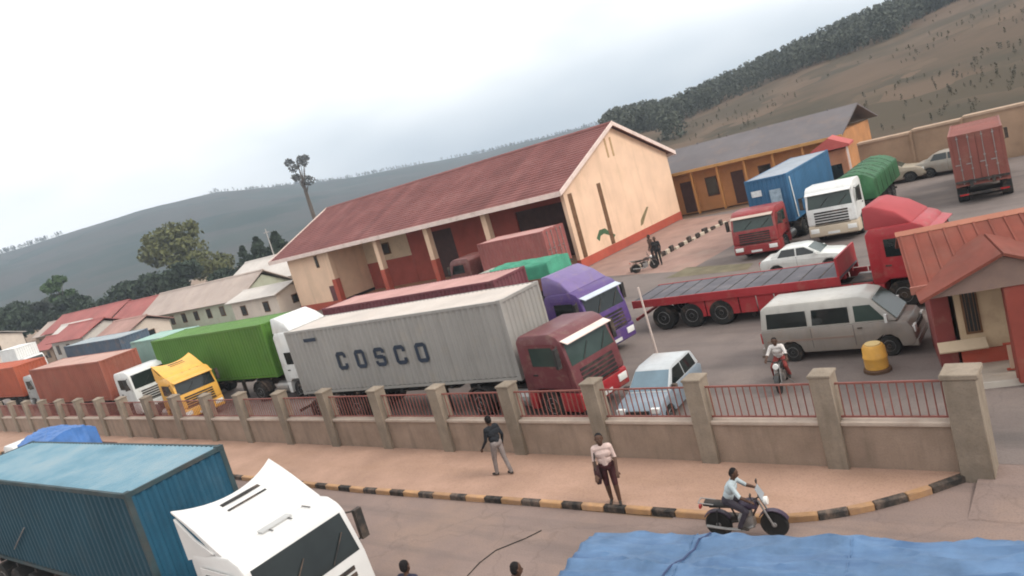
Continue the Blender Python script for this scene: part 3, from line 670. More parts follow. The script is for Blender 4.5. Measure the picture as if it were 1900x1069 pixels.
# ------------------------------------------------------------------ tarpaulin-covered lorries
def tarp_load(name, label, loc, rz, L, W, z0, z1, mat, lumps=.1, ropes=True, arch=.15, ropem=None, seed=1):
    t = thing(name, label, 'tarpaulin load', loc, rz)
    r_ = np.random.default_rng(seed); nx, ny = max(8, int(L*14)), 64
    ph = r_.uniform(0, 6.28, 12); vs_ = []
    def q_(x, y):
        cr_ = lambda v: (1-abs(math.sin(v)))**3
        return lumps*(.14*math.sin(1.7*x+ph[0])*math.cos(2.1*y+ph[1])+.1*math.sin(3.9*x+ph[2]+2*y)+.09*math.sin(31*y+2*math.sin(1.1*x+ph[10]))
            + .55*cr_(4.2*y+.9*x+ph[3]+.8*math.sin(1.4*x+ph[4]))+.5*cr_(6.3*y-1.6*x+ph[5]+math.sin(2.2*x+ph[6]))+.35*cr_(11*y+2.3*x+ph[7]+1.2*math.sin(3.1*x+ph[8]))+.3*cr_(3.3*x-2.2*y+ph[9]+math.sin(2*y)))
    def top(x, y):
        u = y/(W/2*.97); return z1+arch*(1-min(1, u*u))+q_(x, y)
    for i in range(nx+1):
        x = -L/2+L*i/nx
        for j in range(ny+1):
            u = -1+2*j/ny; a = abs(u)
            if a < .78: y = u/.78*W/2*.97; z = top(x, y)
            else:
                y = math.copysign(W/2*(.97+.03*(a-.78)/.22), u); z = top(x, y)-(z1-z0)*(a-.78)/.22
                y += math.copysign(abs(q_(x, y))*.5*(a-.78)/.22, u)
            e_ = min(i, nx-i)
            if e_ == 0: z = min(z, z0+.03)
            vs_.append((x, y, z))
    s = MB(); s.add(vs_, [(i*(ny+1)+j, (i+1)*(ny+1)+j, (i+1)*(ny+1)+j+1, i*(ny+1)+j+1) for i in range(nx) for j in range(ny)])
    s.build('tarpaulin', mat, t, smooth=False)
    me = t.children[0].data; me.polygons.foreach_set('use_smooth', [True]*len(me.polygons))
    if ropes == 1:
        for x in np.arange(-L/2+1.5, L/2-.5, 1.83):
            MB().path([(x, y, top(x, y)+.002) for y in np.linspace(-W/2*.96, W/2*.96, 40)], .008, 4).build('seam', mat, t)
    box('load_core', (-L/2+.12, L/2-.12, -W/2+.15, W/2-.15, z0, z1-.25), black, t)
    if ropes:
        for k in range(ropes if ropes is not True else int(L/1.3)):
            x = -L/2+.9+k*1.3
            pts = [(x, -W/2-.03, z0+.1)]+[(x+.8*(j+1)/24, y, top(x+.8*(j+1)/24, y)+.006) for j, y in enumerate(np.linspace(-W/2*.96, W/2*.96, 23))]+[(x+.85, W/2+.03, z0+.1)]
            MB().path(pts, .012, 5).build('rope', ropem or black, t)
    return t
bluetarp = M('blue_tarpaulin', (.072, .14, .25), .55, .3, 1.6, .5, 6, .2, (.13, .22, .35), 2.2, spec=.5, streak=(.8, 7, 1), scol=(.035, .085, .19), samt=.7)
greentarp = M('green_tarpaulin', (.03, .105, .042), .6, .25, 1.4, .4, 6)
def flat_lorry(label, loc, rz, cabm, L, name='lorry', bedm=None, group='lorries'):
    # rigid lorry: cab at +x, bed behind. origin under the bed's middle
    t = thing(name, label, 'lorry', loc, rz, group); bedm = bedm or M('lorry_bed', (.16, .07, .05), .8, .2, 1, dirt=.3)
    x = L/2+.15
    body = MB().prism([(x, .75), (x, 2.35), (x+.15, 2.5), (x+1.25, 2.5), (x+1.45, 2.38), (x+1.75, 1.62), (x+1.85, 1.5), (x+1.9, .6), (x+1.35, .6), (x+1.25, .9), (x+.55, .9), (x+.45, .6)], -1.08, 1.08).build('cab', cabm, t, .05)
    MB().slab([(x+1.47, .95, 2.34), (x+1.765, .98, 1.64), (x+1.765, -.98, 1.64), (x+1.47, -.95, 2.34)], .015).build('windscreen', glass, t)
    for sg in (-1, 1):
        d = MB().prism([(x+.3, .95), (x+.3, 2.3), (x+1.3, 2.3), (x+1.55, 1.6), (x+1.55, .95)], min(sg*1.082, sg*1.094), max(sg*1.082, sg*1.094)).build('door', cabm, t)
        MB().prism([(x+.42, 1.6), (x+.42, 2.2), (x+1.22, 2.2), (x+1.42, 1.6)], min(sg*1.096, sg*1.106), max(sg*1.096, sg*1.106)).build('side_window', glass, d)
        MB().box(x+1.88, x+1.93, min(sg*.6, sg*.95), max(sg*.6, sg*.95), .75, .98).build('headlight', lamp_m, t)
        MB().box(x+1.55, x+1.62, min(sg*1.2, sg*1.36), max(sg*1.2, sg*1.36), 1.6, 2.05).tube((x+1.5, sg*1.08, 1.9), (x+1.58, sg*1.25, 1.9), .015, .015, 5).build('mirror', black, t)
        MB().box(-L/2, L/2, min(sg*1.17, sg*1.21), max(sg*1.17, sg*1.21), 1.0, 1.75).build('side_board', bedm, t)
        for k in range(2): wheel(t, (-L/2+1.2+k*1.2, sg*.92, .48), .48, .45)
        wheel(t, (x+.9, sg*.95, .48), .48, .28)
    MB().box(x+1.85, x+1.97, -1.08, 1.08, .42, .66).build('bumper', black, t, .02)
    g = MB().box(x+1.86, x+1.9, -.55, .55, .72, 1.2).build('grille', black, t)
    MB().box(-L/2, L/2, -1.17, 1.17, .9, 1.0).box(-L/2, x+1.2, -.45, -.33, .6, .9).box(-L/2, x+1.2, .33, .45, .6, .9).build('bed', black, t)
    MB().box(-L/2-.04, -L/2, -1.2, 1.2, 1.0, 1.75).build('tailgate', bedm, t)
    MB().box(L/2-.0, L/2+.04, -1.2, 1.2, 1.0, 2.2).build('headboard', bedm, t)
    return t
# near right: load under a crumpled blue tarpaulin (mostly below the frame)
flat_lorry('lorry under the crumpled blue tarpaulin at the bottom right', (-1.2, 6.72, 0), R(8.5), paint('near_cab', (.3, .3, .32)), 9.8)
tarp_load('tarpaulin_load', 'crumpled blue tarpaulin over a tall load at the bottom right', (-1.2, 6.72, 0), R(8.5), 9.8, 2.75, 1.5, 3.5, bluetarp, .10, 1, .08, M('rope_navy', (.05, .07, .14), .8), 3)
# far left on the road: small lorry, white cab, blue tarpaulin
flat_lorry('small white cab lorry on the road behind the teal container', (-38.0, 11.0, 0), R(181), whitep, 5.2)
tarp_load('tarpaulin_load', 'small bundle under bright blue tarpaulin beyond the teal container', (-38.4, 11.0, 0), R(181), 3.6, 2.2, 1.5, 2.55, M('bright_blue_tarp', (.05, .14, .36), .5, .25, 1.5, .4, 6), .08, False, .3, None, 5)
# lorry by the warehouse, green sheet
flat_lorry('grey cab lorry with green sheeted load before the warehouse', (-29.2, 35.2, .13), R(180), paint('sage_cab', (.3, .33, .27)), 4.8)
tarp_load('tarpaulin_load', 'green sheeted load between purple cab and warehouse', (-29.2, 35.2, .13), R(0), 4.8, 2.35, 1.5, 2.55, M('sea_green_tarp', (.05, .24, .15), .6, .2, 1.5, .3, 6), .08, False, .15, None, 8)
# white cab lorry facing the road with rounded green load
t = truck('white cab lorry facing the road with green sheeted load', (-13.2, 45.6, .13), R(-87), whitep, trailer=8.2, lower=M('beige_bumper', (.5, .42, .32), .6, .1, dirt=.3), visor=whitep, glass_m=glassg)
tarp_load('tarpaulin_load', 'rounded green tarpaulin load behind the white cab in the yard', (-13.0, 48.3, .13), R(-87), 7.6, 2.45, 1.31, 2.4, greentarp, .05, True, .45, None, 11)

# ------------------------------------------------------------------ near left: teal container lorry with white cab
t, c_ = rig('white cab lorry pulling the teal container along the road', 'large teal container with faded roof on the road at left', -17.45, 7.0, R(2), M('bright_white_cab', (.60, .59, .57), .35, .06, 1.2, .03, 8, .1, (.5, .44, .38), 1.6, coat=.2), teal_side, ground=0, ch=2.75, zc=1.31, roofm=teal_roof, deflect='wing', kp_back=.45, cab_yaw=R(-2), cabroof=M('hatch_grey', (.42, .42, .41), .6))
endm = M('bright_teal_end', (.017, .078, .13), .55, .2, .8, .05, 8, .3, (.07, .13, .17), .9)
for ch_ in c_.children:
    if ch_.name.startswith('end_panel'): ch_.data.materials[0] = endm
    if ch_.name.startswith('frame'): ch_.data.materials[0] = M('worn_teal_frame', (.035, .06, .068), .7, .3, 1.5, .1, 8, .6, (.085, .07, .058), 1.2)
MB().tube((-2.6, -1.27, .55), (-1.1, -1.25, 1.35), .018, .018, 6).build('lashing_bar', steel, c_)

# ------------------------------------------------------------------ minibus, saloon car, hatchback
def window_prof(b, prof, y, sg, mat, name, parent):
    a, bb = y*sg, (y+.012)*sg
    return MB().prism(prof, min(a, bb), max(a, bb)).build(name, mat, parent)
def car_common(t, x_f, x_r, tr, r, rimm=None):
    for x in (x_f, x_r):
        for sg in (-1, 1): wheel(t, (x, sg*tr, r), r, .2, rimm)
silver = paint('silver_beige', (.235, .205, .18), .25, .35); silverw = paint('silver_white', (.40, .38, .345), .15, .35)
t = thing('minibus', 'silver minibus with dark side windows parked near the gate', 'minibus', (-7.95, 23.65, .13), R(2)); t.scale = (.95, .95, .96)
Lh = 2.35
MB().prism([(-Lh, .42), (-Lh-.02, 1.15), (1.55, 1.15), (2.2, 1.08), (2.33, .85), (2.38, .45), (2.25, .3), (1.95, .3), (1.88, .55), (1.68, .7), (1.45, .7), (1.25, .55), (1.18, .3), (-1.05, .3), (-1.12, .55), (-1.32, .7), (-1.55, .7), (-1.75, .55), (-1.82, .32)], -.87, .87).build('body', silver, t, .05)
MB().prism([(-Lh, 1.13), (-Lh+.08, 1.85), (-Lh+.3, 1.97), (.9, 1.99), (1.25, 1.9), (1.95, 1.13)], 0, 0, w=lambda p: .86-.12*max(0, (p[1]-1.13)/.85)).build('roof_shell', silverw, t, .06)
for sg in (-1, 1):
    yy = .835
    for a, bb, nm in ((-2.12, -.78, 'rear_window'), (-.62, .55, 'middle_window')):
        q = [(a, sg*.85, 1.2), (bb, sg*.85, 1.2), (bb, sg*.785, 1.7), (a+.04, sg*.785, 1.7)]
        MB().slab(q if sg < 0 else q[::-1], .016).build(nm, glass, t)
    q = [(.72, sg*.85, 1.2), (1.62, sg*.85, 1.2), (1.22, sg*.785, 1.7), (.72, sg*.785, 1.7)]
    MB().slab(q if sg < 0 else q[::-1], .016).build('door_window', glassg, t)
    for x in (-.7, .63): MB().box(x-.006, x+.006, min(sg*.868, sg*.876), max(sg*.868, sg*.876), .45, 1.12).build('door_seam', black, t)
    MB().box(.75, .9, min(sg*.872, sg*.892), max(sg*.872, sg*.892), .98, 1.02).build('handle', black, t)
    MB().box(-2.2, .6, min(sg*.871, sg*.88), max(sg*.871, sg*.88), .72, .78).build('trim_strip', M('strip_brown', (.22, .16, .13), .6), t)
    MB().box(1.62, 1.7, min(sg*.92, sg*1.06), max(sg*.92, sg*1.06), 1.15, 1.4).tube((1.6, sg*.85, 1.2), (1.66, sg*.98, 1.25), .015, .015, 5).build('mirror', whitep, t)
    MB().box(2.3, 2.375, min(sg*.5, sg*.8), max(sg*.5, sg*.8), .72, .92).build('headlight', lamp_m, t)
    MB().box(-2.4, -2.36, min(sg*.68, sg*.84), max(sg*.68, sg*.84), .7, 1.05).build('tail_light', red_lamp, t)
q = [(1.31, .72, 1.86), (1.93, .8, 1.2), (1.93, -.8, 1.2), (1.31, -.72, 1.86)]
MB().slab(q, .016).build('windscreen', glassg, t)
MB().box(2.2, 2.42, -.85, .85, .28, .5).build('front_bumper', silver, t, .03); MB().box(-2.45, -2.3, -.85, .85, .34, .52).build('rear_bumper', silver, t, .03)
MB().box(2.33, 2.39, -.45, .45, .74, .88).build('grille', black, t)
q = [(-Lh-.005, -.7, 1.2), (-Lh-.005, .7, 1.2), (-Lh+.075, .66, 1.75), (-Lh+.075, -.66, 1.75)]
MB().slab(q[::-1], .012).build('tailgate_window', glass, t)
car_common(t, 1.57, -1.43, .76, .33)
# white saloon
def saloon(label, loc, rz, mat, s=1.0):
    t = thing('saloon_car', label, 'car', loc, rz); t.scale = (s, s, s)
    MB().prism([(-2.15, .45), (-2.2, .8), (-2.05, .95), (-1.4, 1.0), (.75, .98), (1.75, .85), (2.1, .7), (2.15, .42), (2.0, .25), (1.75, .25), (1.68, .48), (1.48, .62), (1.22, .62), (1.02, .48), (.95, .25), (-.95, .25), (-1.02, .48), (-1.22, .62), (-1.48, .62), (-1.68, .48), (-1.75, .28), (-2.05, .3)], -.83, .83).build('body', mat, t, .06)
    MB().prism([(-1.65, .96), (-1.05, 1.36), (-.7, 1.42), (.1, 1.42), (.35, 1.36), (1.05, .95)], 0, 0, w=lambda p: .8-.16*max(0, (p[1]-.95)/.47)).build('cabin', mat, t, .05)
    for sg in (-1, 1):
        for q, nm in (([(-1.2, .985), (-.28, .985), (-.28, 1.35), (-.95, 1.35)], 'rear_window'), ([(-.2, .985), (.8, .985), (.2, 1.35), (-.2, 1.35)], 'front_window')):
            qq = [(x, sg*(.806-.16*(z-.95)/.47), z) for x, z in q]
            MB().slab(qq if sg < 0 else qq[::-1], .012).build(nm, glass, t)
        MB().box(-.25, -.24, min(sg*.828, sg*.836), max(sg*.828, sg*.836), .35, .95).build('door_seam', black, t)
        MB().box(1.98, 2.13, min(sg*.5, sg*.78), max(sg*.5, sg*.78), .6, .74).build('headlight', lamp_m, t)
        MB().box(-2.21, -2.1, min(sg*.5, sg*.78), max(sg*.5, sg*.78), .7, .86).build('tail_light', red_lamp, t)
        MB().box(.7, .82, min(sg*.82, sg*.98), max(sg*.82, sg*.98), .95, 1.07).build('mirror', mat, t)
    q = [(.42, .62, 1.335), (1.0, .74, .99), (1.0, -.74, .99), (.42, -.62, 1.335)]; MB().slab(q, .012).build('windscreen', glassg, t)
    q = [(-1.6, .7, 1.0), (-1.1, .6, 1.335), (-1.1, -.6, 1.335), (-1.6, -.7, 1.0)]; MB().slab(q, .012).build('rear_screen', glassg, t)
    MB().box(2.08, 2.2, -.75, .75, .3, .48).build('bumper', mat, t, .03)
    car_common(t, 1.35, -1.35, .74, .31)
    return t
saloon('white saloon car parked beyond the red flatbed trailer', (-12.75, 35.3, .13), R(3), paint('car_white', (.6, .61, .58), .1, .3), .9)
# pale blue hatchback nose towards the railings
t = thing('hatchback_car', 'pale blue hatchback with nose to the railings', 'car', (-12.15, 19.2, .13), R(-86)); t.scale = (.88, .88, .88)
pb = paint('pale_blue', (.20, .245, .29), .25, .35)
MB().prism([(-1.85, .4), (-1.95, .9), (-1.6, 1.0), (.7, 1.0), (1.55, .9), (1.9, .72), (1.95, .4), (1.8, .25), (1.6, .25), (1.52, .48), (1.32, .62), (1.08, .62), (.88, .48), (.8, .25), (-.85, .25), (-.92, .48), (-1.12, .62), (-1.38, .62), (-1.58, .48), (-1.65, .28)], -.83, .83).build('body', pb, t, .06)
MB().prism([(-1.85, .98), (-1.65, 1.5), (-1.35, 1.6), (-.1, 1.62), (.2, 1.55), (.95, .97)], 0, 0, w=lambda p: .8-.13*max(0, (p[1]-.97)/.6)).build('cabin', paint('pale_roof', (.43, .45, .46), .15, .3), t, .05)
MB().slab([(.26, .64, 1.52), (.9, .74, 1.02), (.9, -.74, 1.02), (.26, -.64, 1.52)], .012).build('windscreen', M('blue_glass', (.10, .16, .20), .1, .2, spec=.8), t)
for sg in (-1, 1):
    for q, nm in (([(-1.55, 1.04), (-.55, 1.04), (-.55, 1.5), (-1.42, 1.5)], 'rear_window'), ([(-.47, 1.04), (.62, 1.04), (.1, 1.5), (-.47, 1.5)], 'front_window')):
        qq = [(x, sg*(.806-.13*(z-.97)/.6), z) for x, z in q]; MB().slab(qq if sg < 0 else qq[::-1], .012).build(nm, glass, t)
    MB().box(1.72, 1.92, min(sg*.48, sg*.78), max(sg*.48, sg*.78), .62, .78).build('headlight', lamp_m, t)
    MB().box(.6, .72, min(sg*.82, sg*1.0), max(sg*.82, sg*1.0), 1.0, 1.14).build('mirror', black, t)
MB().box(1.85, 2.02, -.78, .78, .3, .5).build('front_bumper', pb, t, .03); MB().box(1.9, 1.965, -.42, .42, .56, .72).build('grille', black, t)
MB().box(2.02, 2.03, -.26, .26, .36, .46).build('number_plate', whitep, t)
car_common(t, 1.2, -1.25, .74, .3)
# two pale vehicles under the retaining wall
saloon('beige car parked under the stone wall behind green load', (-14.2, 58.2, .13), R(4), paint('beige_car', (.36, .31, .24), .4, .5), 1.15)
saloon('pale grey car parked under the stone wall beside red container', (-9.9, 58.4, .13), R(-5), paint('stone_car', (.32, .29, .25), .4, .5), 1.1)

# yellow drum
t = thing('plastic_drum', 'yellow plastic drum standing in front of the minibus', 'drum', (-6.55, 21.75, .13)); t.scale = (.72, .72, .8)
MB().lathe([(.0, .12), (.42, .12), (.44, .2), (.44, .5), (.46, .53), (.46, .58), (.44, .61), (.43, .9), (.36, 1.0), (.0, 1.0)], 20).build('barrel', M('drum_yellow', (.62, .33, .07), .45, .15, 2, dirt=.3), t, smooth=True)
MB().lathe([(.0, 0), (.52, 0), (.52, .1), (.46, .14), (0, .14)], 20).build('base_disc', M('base_brown', (.09, .05, .03), .7), t)  # dark brown disc under the barrel, a little wider than it
MB().lathe([(0, 1.0), (.3, 1.0), (.3, 1.05), (0, 1.05)], 16).build('lid', M('lid_cream', (.62, .45, .2), .5, .1), t)
# pole in the yard
t = thing('marker_pole', 'thin pale pole standing in the yard beside purple cab', 'pole', (-13.85, 22.3, .13))
MB().tube((0, 0, 0), (-.1, 0, 3.2), .045, .035, 8).build('shaft', M('pole_pink', (.55, .45, .4), .6, .1), t)
MB().lathe([(.14, 0), (.14, .06), (.06, .1), (.05, .14)], 12).build('foot', black, t)

# ------------------------------------------------------------------ people
SKIN = M('skin', (.085, .045, .03), .55, .1, 6); HAIR = M('hair', (.012, .01, .01), .9, .2, 20); SHOE = M('shoe', (.03, .025, .022), .6, .2)
EYE = M('eye', (.10, .085, .075), .4, .05)
def cloth(name, col): return M('cloth_'+name, col, .9, .2, 6, .2, 60)
def capsule(mb, a, b, ra, rb, n=10):
    a = Vector(a); b = Vector(b); d = b-a; ln = d.length
    d = d/ln if ln > 1e-6 else Vector((0, 0, 1)); u = d.orthogonal().normalized(); v = d.cross(u)
    rings = []
    for k in range(4):
        t = -math.pi/2+k*math.pi/6*.98+.02; rings.append((a+d*ra*math.sin(t), ra*math.cos(t)))
    for k in range(4):
        t = k*math.pi/6*.98; rings.append((b+d*rb*math.sin(t), max(rb*math.cos(t), rb*.05)))
    vs_ = [p+u*r*math.cos(2*math.pi*i/n)+v*r*math.sin(2*math.pi*i/n) for p, r in rings for i in range(n)]
    k = len(rings)
    fs = [[j*n+i, j*n+(i+1) % n, (j+1)*n+(i+1) % n, (j+1)*n+i] for j in range(k-1) for i in range(n)]
    fs += [list(range(n))[::-1], [(k-1)*n+i for i in range(n)]]
    mb.add(vs_, fs)
def person(label, loc, rz, J, shirt, trousers, short_sleeves=True, group='people', skirt=False, scale=1.04):
    # J: joints in metres (x forward, y left, z up)
    t = thing('person', label, 'person', loc, rz, group); t.scale = (scale,)*3
    P = {k: Vector(v) for k, v in J.items()}
    prim = []  # (a, b, ra, rb, mat)
    def c(a, b, ra, rb, m_): prim.append((Vector(a), Vector(b), ra, rb, m_))
    pel, chest, neck, head = P['pelvis'], P['chest'], P['neck'], P['head']
    fwd = (P['face']-head).normalized(); upv = (head-neck).normalized(); side = upv.cross(fwd).normalized()
    hips = (P['hipL']-P['hipR']).normalized(); sh = (P['shL']-P['shR']).normalized()
    # 0 shirt 1 trousers 2 skin 3 hair 4 shoe 5 eye
    c(pel+hips*.07, pel-hips*.07, .125, .125, 1)
    mid = (pel+chest)/2
    c(mid+hips*.06, mid-hips*.06, .118, .118, 0)
    c(chest+sh*.08, chest-sh*.08, .13, .13, 0)
    c(P['shL']-sh*.03, P['shR']+sh*.03, .085, .085, 0)
    c(pel.lerp(mid, .45), mid, .122, .12, 0); c(mid, chest, .12, .13, 0)
    c(neck-upv*.06, head-upv*.05, .056, .055, 2)
    c(head-upv*.04+fwd*.015, head+upv*.045-fwd*.005, .082, .092, 2)
    c(head-upv*.075+fwd*.035, head-upv*.02+fwd*.03, .05, .07, 2)
    c(head+upv*.05-fwd*.02, head+upv*.055-fwd*.022, .094, .094, 3); c(head-fwd*.035, head-fwd*.035+upv*.02, .083, .083, 3)
    c(head+fwd*.095-upv*.005, head+fwd*.107-upv*.03, .012, .016, 2)
    c(head+fwd*.092-upv*.062-side*.02, head+fwd*.092-upv*.062+side*.02, .012, .012, 2)
    for s_ in (-1, 1):
        c(head+side*s_*.088-upv*.01, head+side*s_*.09+upv*.02-fwd*.01, .016, .018, 2)
        c(head+side*s_*.033+fwd*.083+upv*.012, head+side*s_*.036+fwd*.083+upv*.012, .012, .012, 5)
    for S in 'LR':
        s1, e1, w1 = P['sh'+S], P['el'+S], P['wr'+S]
        c(s1, e1, .062, .048, 0 if not short_sleeves else 0); c(e1, w1, .046, .033, 2 if short_sleeves else 0)
        d = (w1-e1).normalized(); pd = P.get('palm'+S, None)
        d = (pd-w1).normalized() if pd is not None else d
        lat = d.cross(Vector((0, 0, 1)) if abs(d.z) < .9 else Vector((1, 0, 0))).normalized()
        nrm = lat.cross(d).normalized(); curl = -nrm if S == 'L' else -nrm
        base = w1+d*.05
        c(w1, w1+d*.03, .03, .03, 2); c(base-lat*.022, base+lat*.022, .022, .022, 2); c(base+d*.035-lat*.028, base+d*.035+lat*.028, .016, .016, 2)
        for i, (o_, ln) in enumerate(((-.032, .07), (-.011, .085), (.011, .08), (.032, .062))):
            k0 = base+d*.04+lat*o_; k1 = k0+d*ln*.5+curl*ln*.15; k2 = k1+d*ln*.3+curl*ln*.35
            c(k0, k1, .0105, .0095, 2); c(k1, k2, .0095, .008, 2)
        th0 = w1+d*.03-lat*.03; th1 = th0-lat*.03+d*.03+curl*.01; c(th0, th1, .013, .011, 2); c(th1, th1+d*.03+curl*.015, .011, .009, 2)
        h1, k1, a1, f1 = P['hip'+S], P['kn'+S], P['an'+S], P['toe'+S]
        c(h1, k1, .098, .07, 1); c(k1, k1.lerp(a1, .35), .066, .063, 2 if skirt else 1); c(k1.lerp(a1, .35), a1, .063, .045 if skirt else .055, 2 if skirt else 1)
        heel = a1+(a1-f1).normalized()*.03-Vector((0, 0, .035))
        c(heel, f1, .038, .034, 4); c(a1, heel, .04, .04, 4)
    mb = MB()
    for a, b_, ra, rb, _ in prim: capsule(mb, a, b_, ra, rb)
    me = mb.mesh('tmp', [])
    o = bpy.data.objects.new('tmp', me); C.objects.link(o)
    md = o.modifiers.new('r', 'REMESH'); md.mode = 'VOXEL'; md.voxel_size = .0095
    sm = o.modifiers.new('s', 'SMOOTH'); sm.factor = .5; sm.iterations = 2
    bpy.context.view_layer.update()
    me2 = bpy.data.meshes.new_from_object(o.evaluated_get(bpy.context.evaluated_depsgraph_get()))
    bpy.data.objects.remove(o); me2.name = 'body'
    for m_ in (shirt, trousers, SKIN, HAIR, SHOE, EYE): me2.materials.append(m_)
    n = len(me2.polygons); cen = np.empty(n*3); me2.polygons.foreach_get('center', cen); cen = cen.reshape(-1, 3)
    best = np.full(n, 1e9); idx = np.zeros(n, int)
    for a, b_, ra, rb, m_ in prim:
        a = np.array(a); d = np.array(b_)-a; tt = np.clip(((cen-a)@d)/max(d@d, 1e-9), 0, 1)
        dist = np.linalg.norm(cen-(a+tt[:, None]*d), axis=1)-(ra+(rb-ra)*tt)
        k = dist < best; best[k] = dist[k]; idx[k] = m_
    me2.polygons.foreach_set('material_index', idx); me2.polygons.foreach_set('use_smooth', [True]*n)
    link('body', me2, t)
    return t
def stand(lean=.0, stride=.18, armL=.1, armR=-.1, bend=.15):
    # x forward, y left
    j = {'pelvis': (0, 0, .95), 'chest': (lean*.6, 0, 1.27), 'neck': (lean, 0, 1.46), 'head': (lean+.02, 0, 1.62), 'face': (lean+.2, 0, 1.61)}
    for S, sg in (('L', 1), ('R', -1)):
        st = stride*sg
        j['hip'+S] = (0, sg*.095, .92); j['kn'+S] = (st*.5+.04, sg*.1, .5); j['an'+S] = (st, sg*.1, .085); j['toe'+S] = (st+.17, sg*.12, .035)
        ar = armL if S == 'L' else armR
        j['sh'+S] = (lean*.9, sg*.19, 1.40); j['el'+S] = (lean*.8+ar*.5-.02, sg*.24, 1.12); j['wr'+S] = (lean*.8+ar+bend, sg*.24, .88)
    return j
person('person in dark jacket and grey trousers walking beside a wall pillar', (-15.0, 14.55, .125), R(170), stand(.04, .2, .15, -.15), cloth('black', (.018, .02, .024)), cloth('grey', (.2, .17, .16)), False)
person('person in pale pink shirt and maroon shorts standing at the kerb', (-10.62, 13.62, .125), R(-60), stand(.05, .08, .05, .1, .2), cloth('pink', (.55, .42, .38)), cloth('maroon', (.055, .02, .022)), True, skirt=True)
# the bag carried by that person
t = thing('shoulder_bag', 'dark maroon bag hanging at the hip of the person in pink', 'bag', (-10.72, 13.34, .8), R(-60))
MB().prism([(-.16, 0), (.16, 0), (.18, .3), (.1, .4), (-.1, .4), (-.18, .3)], -.06, .06).build('pouch', cloth('bag', (.04, .018, .02)), t, .03)
MB().path([(-.14, 0, .36), (-.08, .02, .62), (0, .04, .74), (.08, .02, .62), (.14, 0, .36)], .014, 6).build('strap', black, t)
person('person with dark hair at bottom edge left, walking on the road', (-11.75, 8.05, 0), R(100), stand(.03, .15), cloth('navy', (.03, .03, .05)), cloth('black2', (.02, .02, .022)))
person('person with dark hair at bottom edge centre, beside the tarpaulin', (-9.3, 8.55, 0), R(60), stand(.03, .12), cloth('brown', (.09, .05, .04)), cloth('blue', (.04, .06, .12)))

# ------------------------------------------------------------------ motorcycles
def motorcycle(label, loc, rz, tankm, screen=True):
    t = thing('motorcycle', label, 'motorcycle', loc, rz, 'motorcycles'); t.scale = (.9, .9, .9)
    for x in (.64, -.62):
        o = bpy.data.objects.new('wheel', None); C.objects.link(o); o.parent = t; o.location = (x, 0, .3)
        MB().lathe([(.22, -.045), (.28, -.055), (.31, -.02), (.31, .02), (.28, .055), (.22, .045)], 22, 'y').build('tyre', rubber, o, smooth=True)
        r_ = MB().lathe([(.05, -.06), (.06, -.05), (.06, .05), (.05, .06)], 10, 'y')
        for k in range(8):
            a = k*math.pi/4; r_.tube((.05*math.cos(a), 0, .05*math.sin(a)), (.24*math.cos(a), 0, .24*math.sin(a)), .009, .009, 4)
        r_.build('rim', steel, o)
        pr = [(x+.36*math.cos(a), .3+.36*math.sin(a)) for a in np.linspace(.4 if x > 0 else .5, 2.5, 9)]; pr += [(x+.34*math.cos(a), .3+.34*math.sin(a)) for a in np.linspace(2.5, .4 if x > 0 else .5, 9)]
        MB().prism(pr, -.07, .07).build('mudguard', tankm, t)
    f = MB(); f.path([(.42, 0, .85), (.2, 0, .5), (-.1, 0, .38), (-.62, 0, .3)], .025); f.path([(.42, 0, .85), (-.25, 0, .72), (-.75, 0, .74)], .025); f.path([(-.25, 0, .72), (-.15, 0, .38)], .022)
    for sg in (-1, 1): f.tube((-.62, sg*.1, .3), (-.55, sg*.12, .7), .022, .022, 6)
    f.build('frame', black, t)
    fk_ = MB()
    for sg in (-1, 1): fk_.tube((.64, sg*.085, .3), (.42, sg*.085, .92), .024, .024, 7)
    fk_.build('fork', steel, t)
    MB().path([(.3, -.36, 1.0), (.38, -.2, 1.02), (.42, 0, .96), (.38, .2, 1.02), (.3, .36, 1.0)], .016).build('handlebar', black, t)
    MB().prism([(.38, .72), (.36, .88), (.2, .93), (-.05, .84), (-.12, .74)], 0, 0, w=lambda p: .1 if p[1] > .9 else .14).build('fuel_tank', tankm, t, .04)
    MB().prism([(-.08, .76), (-.1, .83), (-.45, .85), (-.85, .88), (-.86, .82), (-.4, .76)], -.13, .13).build('seat', black, t, .025)
    MB().box(-.12, .22, -.12, .12, .26, .52).lathe([(.09, .5), (.1, .54), (.1, .66), (.08, .68)], 10, 'z', (.12, 0, 0)).build('engine', steel, t, .02)
    MB().path([(.2, -.12, .32), (.0, -.16, .24), (-.4, -.18, .28), (-.85, -.19, .36)], .035, 8).build('exhaust', steel, t)
    MB().lathe([(.03, -.07), (.09, -.02), (.095, .05), (.085, .06)], 14, 'x', (.55, 0, .88)).build('headlight', lamp_m, t)
    if screen: MB().slab([(.52, -.16, .96), (.52, .16, .96), (.42, .13, 1.22), (.42, -.13, 1.22)], .008).build('fly_screen', M('screen_grey', (.3, .32, .34), .2), t)
    for sg in (-1, 1):
        MB().tube((.34, sg*.3, 1.0), (.36, sg*.34, 1.16), .008, .008, 5).box(.34, .36, sg*.34-.05, sg*.34+.05, 1.15, 1.22).build('mirror', black, t)
        MB().tube((-.05, 0, .3), (-.05, sg*.24, .29), .016, .016, 5).build('foot_peg', black, t)
    MB().path([(-.6, -.12, .85), (-.95, -.12, .9), (-.95, .12, .9), (-.6, .12, .85)], .014).build('luggage_rack', steel, t)
    MB().box(-.98, -.93, -.06, .06, .72, .8).build('tail_light', red_lamp, t)
    MB().tube((-.1, .1, .3), (-.2, .3, .01), .012, .012, 5).build('side_stand', steel, t)
    return t
motorcycle('dark motorcycle ridden along the road at the kerb', (-7.05, 13.0, 0), R(10), paint('moto_dark', (.05, .035, .06), .1))
